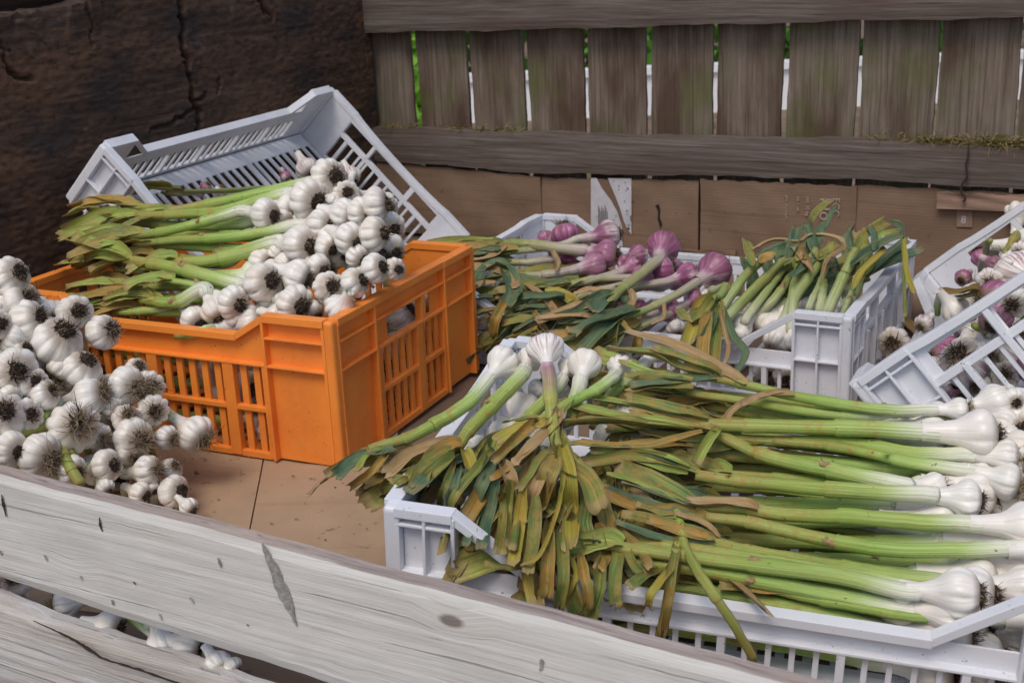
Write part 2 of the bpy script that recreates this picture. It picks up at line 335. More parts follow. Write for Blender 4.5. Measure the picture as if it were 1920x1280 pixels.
def plank(name, poly, O, ax, thick, mat, parent, res=.012, rough=.0012, edge=.002, seed=0):
    """board whose outline runs between a lower and an upper edge polyline; poly=(lower pts, upper pts) as (u, z) lists; ax=(length dir, up dir, normal dir)"""
    rs = np.random.default_rng(seed); lo, up = [np.array(p, float) for p in poly]
    vertical = abs(ax[1][2]) > .5
    u0, u1 = lo[0, 0], lo[-1, 0]; nu = max(3, int(abs(u1-u0)/res)); nz = max(5, int(abs(up[0, 1]-lo[0, 1])/res))
    us = np.linspace(u0, u1, nu)
    def wob(u, k): return edge*(np.sin(u*23+seed+k)+.6*np.sin(u*61+2*seed+k*3)+.4*np.sin(u*151+k*7))
    zl = np.interp(us, lo[:, 0], lo[:, 1])+wob(us, 1); zu = np.interp(us, up[:, 0], up[:, 1])+wob(us, 2)
    jit = rs.normal(size=(2, nu, nz))*rough*.35
    k = np.array([.25, .5, .25])
    for s in range(2):
        for a in (0, 1): jit[s] = np.apply_along_axis(lambda r: np.convolve(r, k, 'same'), a, jit[s])
    V = []; idx = {}
    for s in (0, 1):
        for i in range(nu):
            for j in range(nz):
                tz = j/(nz-1); z = zl[i]+(zu[i]-zl[i])*tz
                e = min(tz, 1-tz)*(nz-1); t = (0 if s == 0 else thick)
                rd = .0022 if e < .5 else 0
                t += (rd if s == 0 else -rd)+jit[s, i, j]
                idx[s, i, j] = len(V); V.append((us[i], z, t))
    V = np.array(V); Fc = []
    for i in range(nu-1):
        for j in range(nz-1):
            Fc.append((idx[0, i, j], idx[0, i+1, j], idx[0, i+1, j+1], idx[0, i, j+1]))
            Fc.append((idx[1, i, j], idx[1, i, j+1], idx[1, i+1, j+1], idx[1, i+1, j]))
        Fc.append((idx[0, i, nz-1], idx[0, i+1, nz-1], idx[1, i+1, nz-1], idx[1, i, nz-1]))
        Fc.append((idx[0, i, 0], idx[1, i, 0], idx[1, i+1, 0], idx[0, i+1, 0]))
    for j in range(nz-1):
        Fc.append((idx[0, 0, j], idx[0, 0, j+1], idx[1, 0, j+1], idx[1, 0, j]))
        Fc.append((idx[0, nu-1, j], idx[1, nu-1, j], idx[1, nu-1, j+1], idx[0, nu-1, j+1]))
    # local frame: x along the grain
    ctr = V.mean(0); V2 = V-ctr
    m = MB(); m.add(V2, Fc); me = m.mesh(name, [mat, 'wood_edge'] if mat.startswith('wood_pale') else [mat], smooth=False)
    if mat.startswith('wood_pale'):
        for p in me.polygons:
            if abs(p.normal[1]) > .6: p.material_index = 1
    A = np.array(ax); W = O+ctr@A
    o = link(name, me, parent)
    Mx = Matrix(((*[A[k][0] for k in range(3)], W[0]), (*[A[k][1] for k in range(3)], W[1]), (*[A[k][2] for k in range(3)], W[2]), (0, 0, 0, 1)))
    if parent is not None: Mx = Matrix.Translation(-Vector(parent.location)) @ Mx
    o.matrix_local = Mx
    return o
# back fence
fence = empty('slatted_fence', BB, 'weathered wooden picket fence with two rails forming the back of the bin', 'fence')
def uz(P): return ((P-BB)@dx, P[2])
ped = [((666, 60), (688, 238), (683, 60), (702, 237)), ((687, 60), (706, 237), (769, 60), (782, 238)), ((777, 60), (791, 238), (873, 60), (886, 240)),
       ((877, 60), (889, 240), (979, 60), (988, 240)), ((986, 60), (995, 240), (1095, 60), (1099, 245)), ((1100, 60), (1104, 245), (1212, 55), (1213, 250)),
       ((1221, 55), (1221, 250), (1339, 50), (1337, 255)), ((1345, 50), (1343, 255), (1472, 45), (1464, 258)), ((1481, 45), (1472, 258), (1614, 42), (1602, 258)),
       ((1620, 42), (1608, 258), (1765, 40), (1748, 250)), ((1770, 40), (1752, 250), (1919, 40), (1902, 245)), ((1925, 40), (1907, 245), (2078, 38), (2058, 250)), ((2086, 38), (2066, 250), (2240, 36), (2215, 250))]
for i, (a, b, c, d) in enumerate(ped):
    q = [uz(backp(*p, .034)) for p in (a, b)]+[uz(backp(*p, .042)) for p in (c, d)]
    def ext(p, r, z): return p[0]+(r[0]-p[0])*(z-p[1])/(r[1]-p[1])
    z0, z1 = -.02, .50+.004*math.sin(i*3)
    L = [(z, ext(q[0], q[1], z)) for z in (z0, z1)]; Rr = [(z, ext(q[2], q[3], z)) for z in (z0, z1)]
    # board with vertical grain: length axis = up
    p = plank('picket', ([(z, -x) for z, x in Rr], [(z, -x) for z, x in L]), BB+dn*(.034+.0015*(i % 2)), (UPV, -dx, dn), .012, 'wood_picket', fence, .014, .0012, .0008, i)
    if i == 2:   # knot hole
        pass
rail_lo = [uz(backp(*p)) for p in ((560, 292), (733, 303), (1007, 326), (1280, 329), (1600, 337), (1920, 355), (2300, 372))]
rail_up = [uz(backp(*p)) for p in ((560, 232), (700, 240), (1007, 250), (1280, 258), (1603, 263), (1920, 280), (2300, 300))]
u0 = rail_lo[0][0]; rail_up[0] = (u0, rail_up[0][1]); rail_up[-1] = (rail_lo[-1][0], rail_up[-1][1])
plank('rail', (rail_lo, rail_up), BB, (dx, UPV, dn), .030, 'wood_rail', fence, .012, .0012, .0012, 40)
tl = [uz(backp(*p)) for p in ((600, 66), (663, 62), (1040, 55), (1280, 48), (1600, 40), (1920, 33), (2300, 24))]
plank('rail', (tl, [(tl[0][0], tl[0][1]+.075), (tl[-1][0], tl[-1][1]+.075)]), BB, (dx, UPV, dn), .030, 'wood_rail', fence, .012, .0012, .0012, 41)

# left wall: heavy dark timber sheet with cracks and a broken top edge
nw = dx.copy()
def leftp(px, py, o=0.): return onpl(px, py, CORN+nw*o, nw)
def lw_uv(P): return ((P-CORN)@(-dn), P[2])       # u = distance from the back corner towards the viewer
cr1 = np.array([lw_uv(leftp(*p)) for p in ((336, -40), (342, 20), (350, 75), (352, 110), (358, 160), (366, 185), (372, 210), (376, 240), (376, 280), (384, 330))])
cr2 = np.array([lw_uv(leftp(*p)) for p in ((285, 248), (330, 228), (362, 208), (368, 196), (388, 184), (392, 178))])
cr3 = np.array([lw_uv(leftp(*p)) for p in ((160, -20), (168, 20), (178, 80))]); cr4 = np.array([lw_uv(leftp(*p)) for p in ((0, 70), (14, 100), (26, 140), (40, 150), (60, 145))])
cr5 = np.array([lw_uv(leftp(*p)) for p in ((490, 0), (505, 20), (512, 36))]); cr6 = np.array([lw_uv(leftp(*p)) for p in ((412, 148), (416, 162), (414, 176))])
def dpoly(P, L):
    best = np.full(len(P), 9.)
    for a, b in zip(L[:-1], L[1:]):
        d = b-a; t = np.clip(((P-a)@d)/(d@d+1e-12), 0, 1); best = np.minimum(best, np.linalg.norm(P-(a+t[:, None]*d), axis=1))
    return best
nu, nz = 560, 220
def vnoise(P, f, seed):
    r = np.random.default_rng(seed); G = r.random((64, 64)); x = (P*f) % 63; i = x.astype(int); t = x-i; t = t*t*(3-2*t)
    a = G[i[:, 0], i[:, 1]]; b = G[i[:, 0]+1, i[:, 1]]; c = G[i[:, 0], i[:, 1]+1]; d = G[i[:, 0]+1, i[:, 1]+1]
    return (a*(1-t[:, 0])+b*t[:, 0])*(1-t[:, 1])+(c*(1-t[:, 0])+d*t[:, 0])*t[:, 1]
U, Z = np.meshgrid(np.linspace(-.02, 1.45, nu), np.linspace(0, 1, nz), indexing='ij')
topz = np.interp(U[:, 0], [0, .60, .70, .75, .80, .86, .95, 1.1, 1.45], [.62, .56, .506, .502, .499, .496, .492, .47, .45])
rs = np.random.default_rng(5); topz = topz; topz += np.convolve(rs.normal(size=nu), np.ones(5)/5, 'same')*.003
Zz = -.02+(topz[:, None]+.02)*Z
P2 = np.c_[U.ravel(), Zz.ravel()]; H = np.zeros(len(P2))
PwA = .016*(vnoise(P2, np.array([60, 60]), 7)-.5)+.010*(vnoise(P2, np.array([160, 160]), 8)-.5); PwB = .012*(vnoise(P2, np.array([70, 70]), 9)-.5)
Pw = P2+np.c_[PwA, PwB]
for L, wd, dp in ((cr1, .0045, .03), (cr2, .0026, .016), (cr3, .0022, .012), (cr4, .003, .014), (cr5, .0045, .018), (cr6, .002, .012)):
    d = dpoly(Pw, L); H -= dp*np.exp(-(d/wd)**2); H += .0012*np.exp(-((d-wd*2.4)/(wd*1.6))**2)
H += .0018*(vnoise(P2, np.array([6, 40]), 1)-.5)+.0012*(vnoise(P2, np.array([25, 90]), 2)-.5)+.0025*(vnoise(P2, np.array([80, 200]), 3)-.5)
edge = vnoise(P2, np.array([22, 22]), 4); tt = (topz[:, None]-Zz).ravel()
H -= .012*np.exp(-tt/.03)*(edge > .45)*edge
mb = MB(); Vf = np.c_[P2, H-.004]; Vb = np.c_[P2, np.full(len(H), -.05)]
ii = np.arange(nu*nz).reshape(nu, nz); n0 = nu*nz
Fc = [(ii[i, j], ii[i, j+1], ii[i+1, j+1], ii[i+1, j]) for i in range(nu-1) for j in range(nz-1)]
Fc += [(ii[i, -1], ii[i, -1]+n0, ii[i+1, -1]+n0, ii[i+1, -1]) for i in range(nu-1)]
Fc += [(ii[-1, j], ii[-1, j+1], ii[-1, j+1]+n0, ii[-1, j]+n0) for j in range(nz-1)]+[(ii[0, 0]+n0, ii[-1, 0]+n0, ii[-1, -1]+n0, ii[0, -1]+n0)]
mb.add(np.vstack([Vf, Vb]), Fc); me = mb.mesh('timber_wall', ['wood_dark'], smooth=True)
o = link('timber_wall', me); A = (-dn, UPV, nw)
o.matrix_world = Matrix(((*[A[k][0] for k in range(3)], CORN[0]), (*[A[k][1] for k in range(3)], CORN[1]), (*[A[k][2] for k in range(3)], CORN[2]), (0, 0, 0, 1)))
tag(o, 'thick dark brown cracked timber wall with a broken top edge on the left side', 'wall')

# front slats
PT = onz(0, 893, .17); PT2 = onz(1280, 1232, .150)
fx = (PT2-PT)*np.array([1, 1, 0]); fx /= np.linalg.norm(fx); fn = np.array([-fx[1], fx[0], 0])       # fn points into the bin
def fr(px, py): P = onpl(px, py, PT, fn); return ((P-PT)@fx, P[2])
front = empty('front_slats', PT, 'pale weathered front of the bin made of two horizontal boards with a gap between', 'fence')
up1 = [fr(*p) for p in ((-300, 812), (0, 892), (300, 970), (640, 1062), (1280, 1232), (1900, 1397))]
lo1 = [fr(*p) for p in ((-300, 990), (0, 1084), (300, 1181), (600, 1277), (1900, 1690))]
lo1[0] = (up1[0][0], lo1[0][1]); lo1[-1] = (up1[-1][0], lo1[-1][1])
PTZ = PT*np.array([1, 1, 0])
o = plank('board', (lo1, up1), PTZ, (fx, UPV, fn), .018, 'wood_pale', front, .007, .0009, .0005, 51); o['label'] = 'upper pale grey board with a dark gouge'
def fr2(px, py): P = onpl(px, py, PT+fn*.021, fn); return ((P-PT)@fx, P[2])
up2 = [fr2(*p) for p in ((-300, 1010), (0, 1100), (83, 1131), (300, 1205), (500, 1270), (900, 1400), (1900, 1700))]
lo2 = [(u, z-.14) for u, z in up2]
o = plank('board', (lo2, up2), PTZ+fn*.001, (fx, UPV, fn), .020, 'wood_pale_rough', front, .007, .0014, .0011, 52)
for p in o.data.polygons: p.material_index = 0; o['label'] = 'lower rough board with a long split'
# gouges, nail dents on the upper board and the split in the lower one (dark inlaid marks with depth)
def gouge(name, pts, wpx, mat, off=-.0012):
    m = MB(); P = [onpl(x, y, PT+fn*off, fn) for x, y in pts]; P = crspline(P, 6); n = len(P)
    wd = np.interp(np.linspace(0, 1, n), np.linspace(0, 1, len(wpx)), wpx)*depth(P[0])/F*.5
    rs = np.random.default_rng(len(pts)*7+int(pts[0][0]))
    T = np.gradient(P, axis=0); T /= np.linalg.norm(T, axis=1)[:, None]; B = np.cross(T, fn)
    V = []; 
    for i in range(n):
        j = 1+rs.normal()*.18
        V += [P[i]-B[i]*wd[i]*j, P[i]+fn*.0006, P[i]+B[i]*wd[i]*(1+rs.normal()*.18)]
    m.add(V, [(3*i+k, 3*i+k+1, 3*i+k+4, 3*i+k+3) for i in range(n-1) for k in (0, 1)])
    o = link(name, m.mesh(name, [mat], origin=PT), front); return o
simple('gouge_dark', (.24, .23, .22), .9, 200, .9, (.42, .42, .41), .8, .002); simple('crack_dark', (.05, .042, .036), .9, 60, .4)
simple('stain_brown', (.36, .28, .21), .9, 160, .8, (.52, .47, .40))
gouge('gouge', ((492, 1018), (510, 1060), (535, 1120), (556, 1174)), (6, 26, 26, 3), 'gouge_dark')
for pts, wd in ((((186, 970), (188, 985), (192, 996)), (2, 6, 2)), (((3, 928), (6, 945), (11, 968)), (3, 7, 3)), (((82, 1040), (88, 1050)), (5, 6)), (((150, 1080), (154, 1086)), (6, 5)),
                (((250, 1090), (254, 1095)), (4, 3)), (((355, 1120), (364, 1130)), (6, 4)), (((210, 1124), (212, 1134)), (5, 5)), (((299, 1151), (303, 1162)), (5, 4)), (((0, 1032), (3, 1040)), (6, 5)),
                (((409, 1046), (412, 1056), (414, 1064)), (5, 7, 2)), (((1016, 1236), (1015, 1248), (1012, 1258)), (9, 7, 2)), (((462, 1170), (466, 1172)), (3, 2))):
    gouge('dent', pts, wd, 'gouge_dark' if wd[0] > 4 else 'crack_dark')
gouge('split', ((62, 1163), (100, 1180), (140, 1200), (165, 1216), (200, 1236), (262, 1255), (340, 1282), (400, 1300)), (2, 4, 7, 9, 5, 6, 4, 1), 'crack_dark', -.0036)
# plastic crates ---------------------------------------------------------------------------------
def build_crate(name, label, L, W, h, mat, st, group=None):
    """local frame: x along the length (0 = right end, -L = left), y = 0 front .. W back, z up"""
    o = empty(name, (0, 0, 0), label, 'crate', group)
    b, d, m, om = st['b'], st['d'], st['m'], st['orange']
    def wall(nm, M, LL, long):
        B = MB(); T = .0028
        bar = lambda u0, u1, z0, z1, t0=0., t1=T: B.box((u0, t0, z0), (u1, t1, z1), M)
        low = m if long else h
        slot_top = (h-.064) if om else (m-.024)
        # corner panels
        for s in (0, 1):
            f = (lambda u: u) if s == 0 else (lambda u: LL-u)
            def pan(a, c, z0, z1, t0=0., t1=T):
                x, y = sorted((f(a), f(c))); B.box((x, t0, z0), (y, t1, z1), M)
            pan(.0045, b, .002, h-.002)
            for a in ((.0, .004), (b*.48, b*.48+.0028), (b-.0015, b+.002)) if not om else ((.0, .004), (b-.002, b+.0016)): pan(a[0], a[1], .0015, h-.004, .0005, .0125 if a[0] else .0118)
            for z in ((h-.028, h-.062) if om else (h-.016, h-.062)): pan(.001, b+.001, z-.0014, z+.0014, .0008, .0120)
            if om and not long: pass
            if long:   # sloped shoulder of the rim
                q = [(f(b-.001), h), (f(d), m+.0005), (f(d), m-.0085), (f(b-.001), h-.0095)]
                if s: q = q[::-1]
                B.prism(q, -.0015, .0112, M)
                if om: 
                    q = [(f(b), h-.006), (f(d), m-.004), (f(d), h-.064), (f(b), h-.064)]
                    if s: q = q[::-1]
                    B.prism(q, .0003, T-.0003, M)
        # rim
        zr = h if not long else h
        bar(-.0, b, h-.009, h, -.0018, .0130); bar(LL-b, LL, h-.009, h, -.0018, .0130)
        if long: bar(d-.001, LL-d+.001, m-.0085, m, -.0016, .0122)
        else:
            n = 14; us = np.linspace(b-.001, LL-b+.001, n+1)
            dp = lambda u: 0 if om else .006*math.sin(math.pi*(u-b)/(LL-2*b))**.6 if b < u < LL-b else 0
            if om: B.box((us[0], -.0017, h-.009), (us[-1], .0121, h), M)
            else: B.prism([(a, h-.009-dp(a)) for a in us]+[(a, h-dp(a)) for a in us[::-1]], -.0017, .0121, M)
        if om:
            # bands under the rim
            if long:
                bar(b, LL-b, h-.064, m-.004, .0002, T-.0002)
                bar(b+.0015, LL-b-.0015, h-.0635, h-.0605, .0006, .0112)
            else:
                hw = .055; c = LL*.52
                bar(b, LL-b, h-.028, h-.005, .0002, T-.0002); bar(b+.0015, LL-b-.0015, h-.0295, h-.0266, .0006, .0112)
                bar(b, c-hw, h-.064, h-.026, .0002, T-.0001); bar(c+hw, LL-b, h-.064, h-.026, .0002, T-.0001)
                bar(c+hw*.35, c+hw*.55, h-.064, h-.026, .0003, .010)
                bar(b+.0015, LL-b-.0015, h-.0645, h-.0600, .0006, .0112)
            rows = [(.0, .006), (.5, .5), (1, 1)]
            zt, zm, zb = h-.062, h*.5-.027, .006
            bar(b-.001, LL-b+.001, zm-.003, zm+.003, .0007, .0095); bar(b-.001, LL-b+.001, .001, .009, .0007, .0090)
            nb = int(round((LL-2*b)/.0185)); pitch = (LL-2*b)/nb
            for i in range(nb+1):
                u = b+i*pitch; thick = i in (0, nb) or (i % 6 == (3 if long else 0)) 
                wd = .0075 if thick else .0045
                bar(max(u-wd, b-.0005), min(u+wd, LL-b+.0005), .003, zt+.001, .0009, .0104 if thick else .0052)
        else:
            if long: zt = m-.026; bar(b-.001, LL-b+.001, zt, m-.006, .0002, T-.0002); bar(b-.001, LL-b+.001, zt-.0012, zt+.0018, .0006, .0112)
            else:
                zt = h-.050; nrect = [(.185, .35), (.38, .64), (.66, .84)]
                bar(b, LL-b, h-.018, h-.008, .0002, T-.0002); bar(b, LL-b, zt-.004, zt+.005, .0004, .0080)
                edges = [b/LL]+[x for r in nrect for x in r]+[1-b/LL]
                for k in range(0, len(edges), 2): bar(edges[k]*LL, edges[k+1]*LL, zt+.001, h-.012, .0003, T-.0001)
                for k in (.365, .65): bar(k*LL-.0035, k*LL+.0035, .006, h-.010, .0006, .0108)
            bar(b-.001, LL-b+.001, .001, .0095, .0005, .0075)
            zm = zt*.5 if zt > .07 else None
            nb = int(round((LL-2*b)/.0185)); pitch = (LL-2*b)/nb
            for i in range(nb+1):
                u = b+i*pitch; thick = (i % 5 == 2); wd = .0034 if thick else .0024
                bar(max(u-wd, b-.0005), min(u+wd, LL-b+.0005), .004, zt+.001, .0009, .0106 if thick else .0046)
        ob = link(nm, B.mesh(nm, [mat]), o); bevel(ob, .0007, 2); return ob
    # frames for the four sides; t (thickness) points outwards
    wall('long_side', lambda V: np.c_[-V[:, 0], -V[:, 1]+.0, V[:, 2]], L, True)
    wall('long_side', lambda V: np.c_[V[:, 0]-L, V[:, 1]+W, V[:, 2]], L, True)
    wall('short_side', lambda V: np.c_[V[:, 1]*.999, V[:, 0], V[:, 2]], W, False)
    wall('short_side', lambda V: np.c_[-L-V[:, 1]*.999, W-V[:, 0], V[:, 2]], W, False)
    for k, (x, y) in enumerate(((0, 0), (-L, 0), (0, W), (-L, W))):
        B = MB(); sx, sy = (1 if x == 0 else -1), (-1 if y == 0 else 1); xs = sorted((x-sx*.0035, x+sx*.0108)); ys = sorted((y-sy*.0035, y+sy*.0108))
        B.box((xs[0], ys[0], .0008), (xs[1], ys[1], h-.0015)); ob = link('corner_post', B.mesh('corner_post', [mat]), o); bevel(ob, .004, 3)
    B = MB()
    B.box((-L+.002, .002, .0005), (-.002, .03, .0036)); B.box((-L+.002, W-.03, .0005), (-.002, W-.002, .0036))
    n = int(L/.022)
    for i in range(n+1):
        u = -L+.004+i*(L-.014)/n; B.box((u, .028, .0010), (u+.0075 if i % 6 else u+.013, W-.028, .0040))
    for y in (W*.35, W*.65): B.box((-L+.003, y-.007, .0014), (-.003, y+.007, .0046))
    ob = link('base_grid', B.mesh('base_grid', [mat]), o)
    return o
AX, AY, AYAW, AH, AL, AW = -.2031, 1.3549, -.4329, .1806, .459, .3423
CX, CY, CYAW, CHH = .4067, 1.4798, -.4817, .1237
GX, GY, GYAW = .4668, .8615, -.2342
crA = build_crate('plastic_crate', 'tall orange slatted crate standing on the cardboard, heaped with white garlic', AL, AW, AH, 'plastic_orange', dict(b=.082, d=.122, m=AH-.026, orange=True))
crA.location = (AX, AY, .002); crA.rotation_euler = (0, 0, AYAW)
crC = build_crate('plastic_crate', 'white crate against the back cardboard holding purple and green-stemmed garlic', .6, .4, CHH, 'plastic_white_dusty', dict(b=.06, d=.135, m=CHH-.05, orange=False), 'white plastic crates')
crC.location = (CX, CY, -.001); crC.rotation_euler = (0, 0, CYAW)
crG = build_crate('plastic_crate', 'white crate in the foreground, filled with long green garlic stems', .546, .36, .12, 'plastic_white', dict(b=.0504, d=.1166, m=.0712, orange=False), 'white plastic crates')
def rotv(v):
    v = np.array(v); t = np.linalg.norm(v); k = v/t; K = np.array([[0, -k[2], k[1]], [k[2], 0, -k[0]], [-k[1], k[0], 0]])
    return np.eye(3)+math.sin(t)*K+(1-math.cos(t))*K@K
def mw(R, O): return Matrix(((*R[0], O[0]), (*R[1], O[1]), (*R[2], O[2]), (0, 0, 0, 1)))
RG = rotv((.0751, .0465, -.2892)); TG = np.array([.4186, .8234, -.0128]); crG.matrix_world = mw(RG, TG)
# tilted crate behind the orange one
RB = rotv((.6994, .4492, 1.0851)); TB = np.array([-.3851, 2.0444, .1082])
crB = build_crate('plastic_crate', 'tilted white crate leaning against the dark wall behind the orange crate', .6, .36, .115, 'plastic_white_dusty', dict(b=.06, d=.105, m=.115-.036, orange=False), 'white plastic crates')
crB.matrix_world = mw(RB, TB+RB@np.array([.3, -.18, 0]))
# tilted crate on the right
RE = rotv((-.6712, -.358, 1.1185)); TE = np.array([.6996, 1.4446, .1388])
crE = build_crate('plastic_crate', 'tilted white crate at the right edge holding purple striped garlic bulbs', .6, .4, .124, 'plastic_white', dict(b=.06, d=.12, m=.124-.04, orange=False), 'white plastic crates')
crE.matrix_world = mw(RE, TE+RE@np.array([.3, -.2, 0]))

# ------------------------------------------------------------------ cardboard
def sheet(name, corners, thick, mat, nrm, label=None, group=None, warp=.0012, seed=0, n=(24, 12), rag=0.):
    """corners: bl, br, tr, tl in world; thickness along nrm; local x runs bl->br, y runs bl->tl"""
    c = [np.asarray(p, float) for p in corners]; r = np.random.default_rng(seed); ph = r.random(6)*6
    ex = (c[1]-c[0]); ex /= np.linalg.norm(ex); nz_ = np.asarray(nrm, float); ey = np.cross(nz_, ex); nx, ny = n
    V = []
    for s in (0, 1):
        for i in range(nx+1):
            for j in range(ny+1):
                a, b = i/nx, j/ny
                P = (c[0]*(1-a)+c[1]*a)*(1-b)+(c[3]*(1-a)+c[2]*a)*b
                P = P+nz_*(s*thick+warp*(1.2*math.sin(a*7+ph[0])*math.sin(b*5+ph[1])+.5*math.sin(a*19+ph[2]+b*9)))
                if j == ny and rag: P = P+ey*rag*(math.sin(a*37+ph[3])+.6*math.sin(a*91+ph[4]))
                V.append(P)
    V = np.array(V); O = V.mean(0); A = np.array([ex, ey, nz_]); Vl = (V-O)@A.T
    I = lambda s, i, j: s*(nx+1)*(ny+1)+i*(ny+1)+j
    Fc = []
    for i in range(nx):
        for j in range(ny):
            Fc += [(I(1, i, j), I(1, i+1, j), I(1, i+1, j+1), I(1, i, j+1)), (I(0, i, j), I(0, i, j+1), I(0, i+1, j+1), I(0, i+1, j))]
        Fc += [(I(0, i, 0), I(0, i+1, 0), I(1, i+1, 0), I(1, i, 0)), (I(0, i, ny), I(1, i, ny), I(1, i+1, ny), I(0, i+1, ny))]
    for j in range(ny):
        Fc += [(I(0, 0, j), I(1, 0, j), I(1, 0, j+1), I(0, 0, j+1)), (I(0, nx, j), I(0, nx, j+1), I(1, nx, j+1), I(1, nx, j))]
    m = MB(); m.add(Vl, Fc); o = link(name, m.mesh(name, [mat])); o.matrix_world = mw(A.T, O)
    if label: tag(o, label, 'cardboard', group)
    return o
def clipf(P, Q, o=.028):
    """slide P towards Q until it is inside the front boards"""
    a, b = (P-PT)@fn-o, (Q-PT)@fn-o
    return P if a >= 0 else P+(Q-P)*(a/(a-b))
def fl(pts, z):
    p = [onz(x, y, z) for x, y in pts]
    return [clipf(p[0], p[3]), clipf(p[1], p[2]), p[2], p[3]]
P0, P1, P2_, P3 = [CORN+dx*a-dn*b for a, b in ((.02, 1.62), (2.4, 1.62), (2.4, .02), (.02, .02))]
P0, P1 = clipf(P0, P3), clipf(P1, P2_)
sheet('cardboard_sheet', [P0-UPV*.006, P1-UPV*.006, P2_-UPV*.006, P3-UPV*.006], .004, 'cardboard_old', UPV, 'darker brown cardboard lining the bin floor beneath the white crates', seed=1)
sheet('cardboard_sheet', fl([(-420, 1330), (430, 1190), (505.5, 800), (-150, 790)], -.0018), .0035, 'cardboard', UPV, 'tan cardboard sheet on the floor left of the seam, under the loose garlic', 'cardboard sheets on the floor', seed=2, warp=.0009)
sheet('cardboard_sheet', fl([(434, 1190), (718, 1190), (748, 790), (508, 800)], -.0018), .0035, 'cardboard', UPV, 'tan cardboard sheet on the floor between the seam and the foreground white crate', 'cardboard sheets on the floor', seed=3, warp=.0009)
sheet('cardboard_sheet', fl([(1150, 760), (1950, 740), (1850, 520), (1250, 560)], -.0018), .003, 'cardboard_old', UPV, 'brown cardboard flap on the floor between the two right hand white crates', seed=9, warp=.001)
def bsheet(x0, y0, x1, y1, o, mat, label, seed, zb=.0, th=.004, rag=.0012, ybot=None):
    a, b = backp(x0, y0, o), backp(x1, y1, o); a0, b0 = a.copy(), b.copy(); a0[2] = b0[2] = zb
    if ybot: a0, b0 = backp(x0, ybot[0], o), backp(x1, ybot[1], o)
    return sheet('cardboard_sheet', [a0, b0, b, a], th, mat, -dn, label, 'cardboard sheets against the back wall', seed=seed, rag=rag, n=(40, 10), warp=.0014)
bsheet(640, 296, 1015, 331, .012, 'cardboard_old', 'brown cardboard panel against the back wall, leftmost, behind the leaning white crate', 11)
k2 = bsheet(1017, 333, 1311, 338, .014, 'cardboard_old', 'brown cardboard panel with the torn white label stuck on it', 12)
k3 = bsheet(1315, 336, 1608, 349, .011, 'cardboard_old', 'brown cardboard panel with faint white rotated print', 13)
k4 = bsheet(1600, 346, 2260, 378, .016, 'cardboard_old', 'brown cardboard panel at the right end of the back wall with a pale stamp', 14)
bsheet(1757, 360, 2200, 378, .004, 'cardboard_pink', 'narrow pinkish cardboard strip just below the rail at the right', 15, ybot=(390, 408), th=.003)
bsheet(1120, 462, 1380, 470, .004, 'cardboard_old', 'low folded cardboard flap behind the purple garlic', 16, th=.003)
def attach(o, parent):
    mwm = o.matrix_world.copy(); o.parent = parent; o.matrix_parent_inverse = Matrix.Identity(4)
    o.matrix_basis = parent.matrix_world.inverted() @ mwm
bpy.context.view_layer.update()
def flat(name, polys, off, mat, parent, th=.0004):
    m = MB()
    for pl in polys:
        V = [backp(x, y, off) for x, y in pl]; n = len(V)
        V += [p-dn*th for p in V]
        m.add(V, [tuple(range(n)), tuple(range(2*n-1, n-1, -1))]+[(i, i+n, (i+1) % n+n, (i+1) % n) for i in range(n)])
    o = link(name, m.mesh(name, [mat])); attach(o, parent); return o
flat('paper_label', [[(1108, 334), (1119, 334), (1128, 352), (1146, 376), (1158, 398), (1166, 424), (1168, 470), (1108, 470)], [(1140, 334), (1184, 335), (1184, 440), (1176, 428), (1170, 415), (1163, 392), (1153, 366), (1146, 350)]], .0078, 'paper_white', k2)
bars = [[(1122+i*2.0, 386+(i % 3)*5), (1122+i*2.0+(.7 if i % 2 else 1.2), 386+(i % 3)*5), (1122+i*2.0+(.7 if i % 2 else 1.2), 420), (1122+i*2.0, 420)] for i in range(9)]
rr = random.Random(3)
for i in range(26):
    x, y = rr.choice([(1148, 338), (1156, 346), (1168, 338), (1172, 350), (1170, 372), (1174, 392), (1178, 404), (1150, 400), (1148, 412), (1176, 420), (1114, 405)]); x += rr.random()*5; y += rr.random()*9
    bars.append([(x, y), (x+1.6, y), (x+1.6, y+.9+rr.random()*2), (x, y+.9+rr.random()*2)])
flat('printing', bars, .0070, 'ink', k2)
flat('tar_mark', [[(1229, 386), (1235, 382), (1238, 392), (1237, 408), (1242, 420), (1240, 436), (1237, 424), (1233, 410), (1234, 396)]], .0078, 'tar', k2)
def text_polys(txt, size, px, py, off, parent, mat, up=False):
    """real letters, reading downwards on the back wall"""
    cu = bpy.data.curves.new('printed_text', 'FONT'); cu.body = txt; cu.size = size; cu.extrude = .0002
    to = bpy.data.objects.new('tmp', cu); COL.objects.link(to); bpy.context.view_layer.update()
    me = bpy.data.meshes.new_from_object(to.evaluated_get(bpy.context.evaluated_depsgraph_get())); bpy.data.objects.remove(to)
    me.materials.clear(); me.materials.append(MATS[mat]); me.name = 'printed_text'
    o = link('printed_text', me); X, Y = (-UPV, dx) if not up else (dx, UPV)
    o.matrix_world = mw(np.array([X, Y, -dn]).T, backp(px, py, off)); bpy.context.view_layer.update(); attach(o, parent); return o
text_polys('No', .030, 1538, 370, .0046, k3, 'ink_pale'); text_polys('EGC', .017, 1562, 370, .0046, k3, 'ink_pale')
text_polys('pro reimballo', .008, 1473, 366, .0046, k3, 'ink_pale'); text_polys('net 10 kg', .009, 1512, 368, .0046, k3, 'ink_pale'); text_polys('cat. I  cal.', .007, 1495, 368, .0046, k3, 'ink_pale')
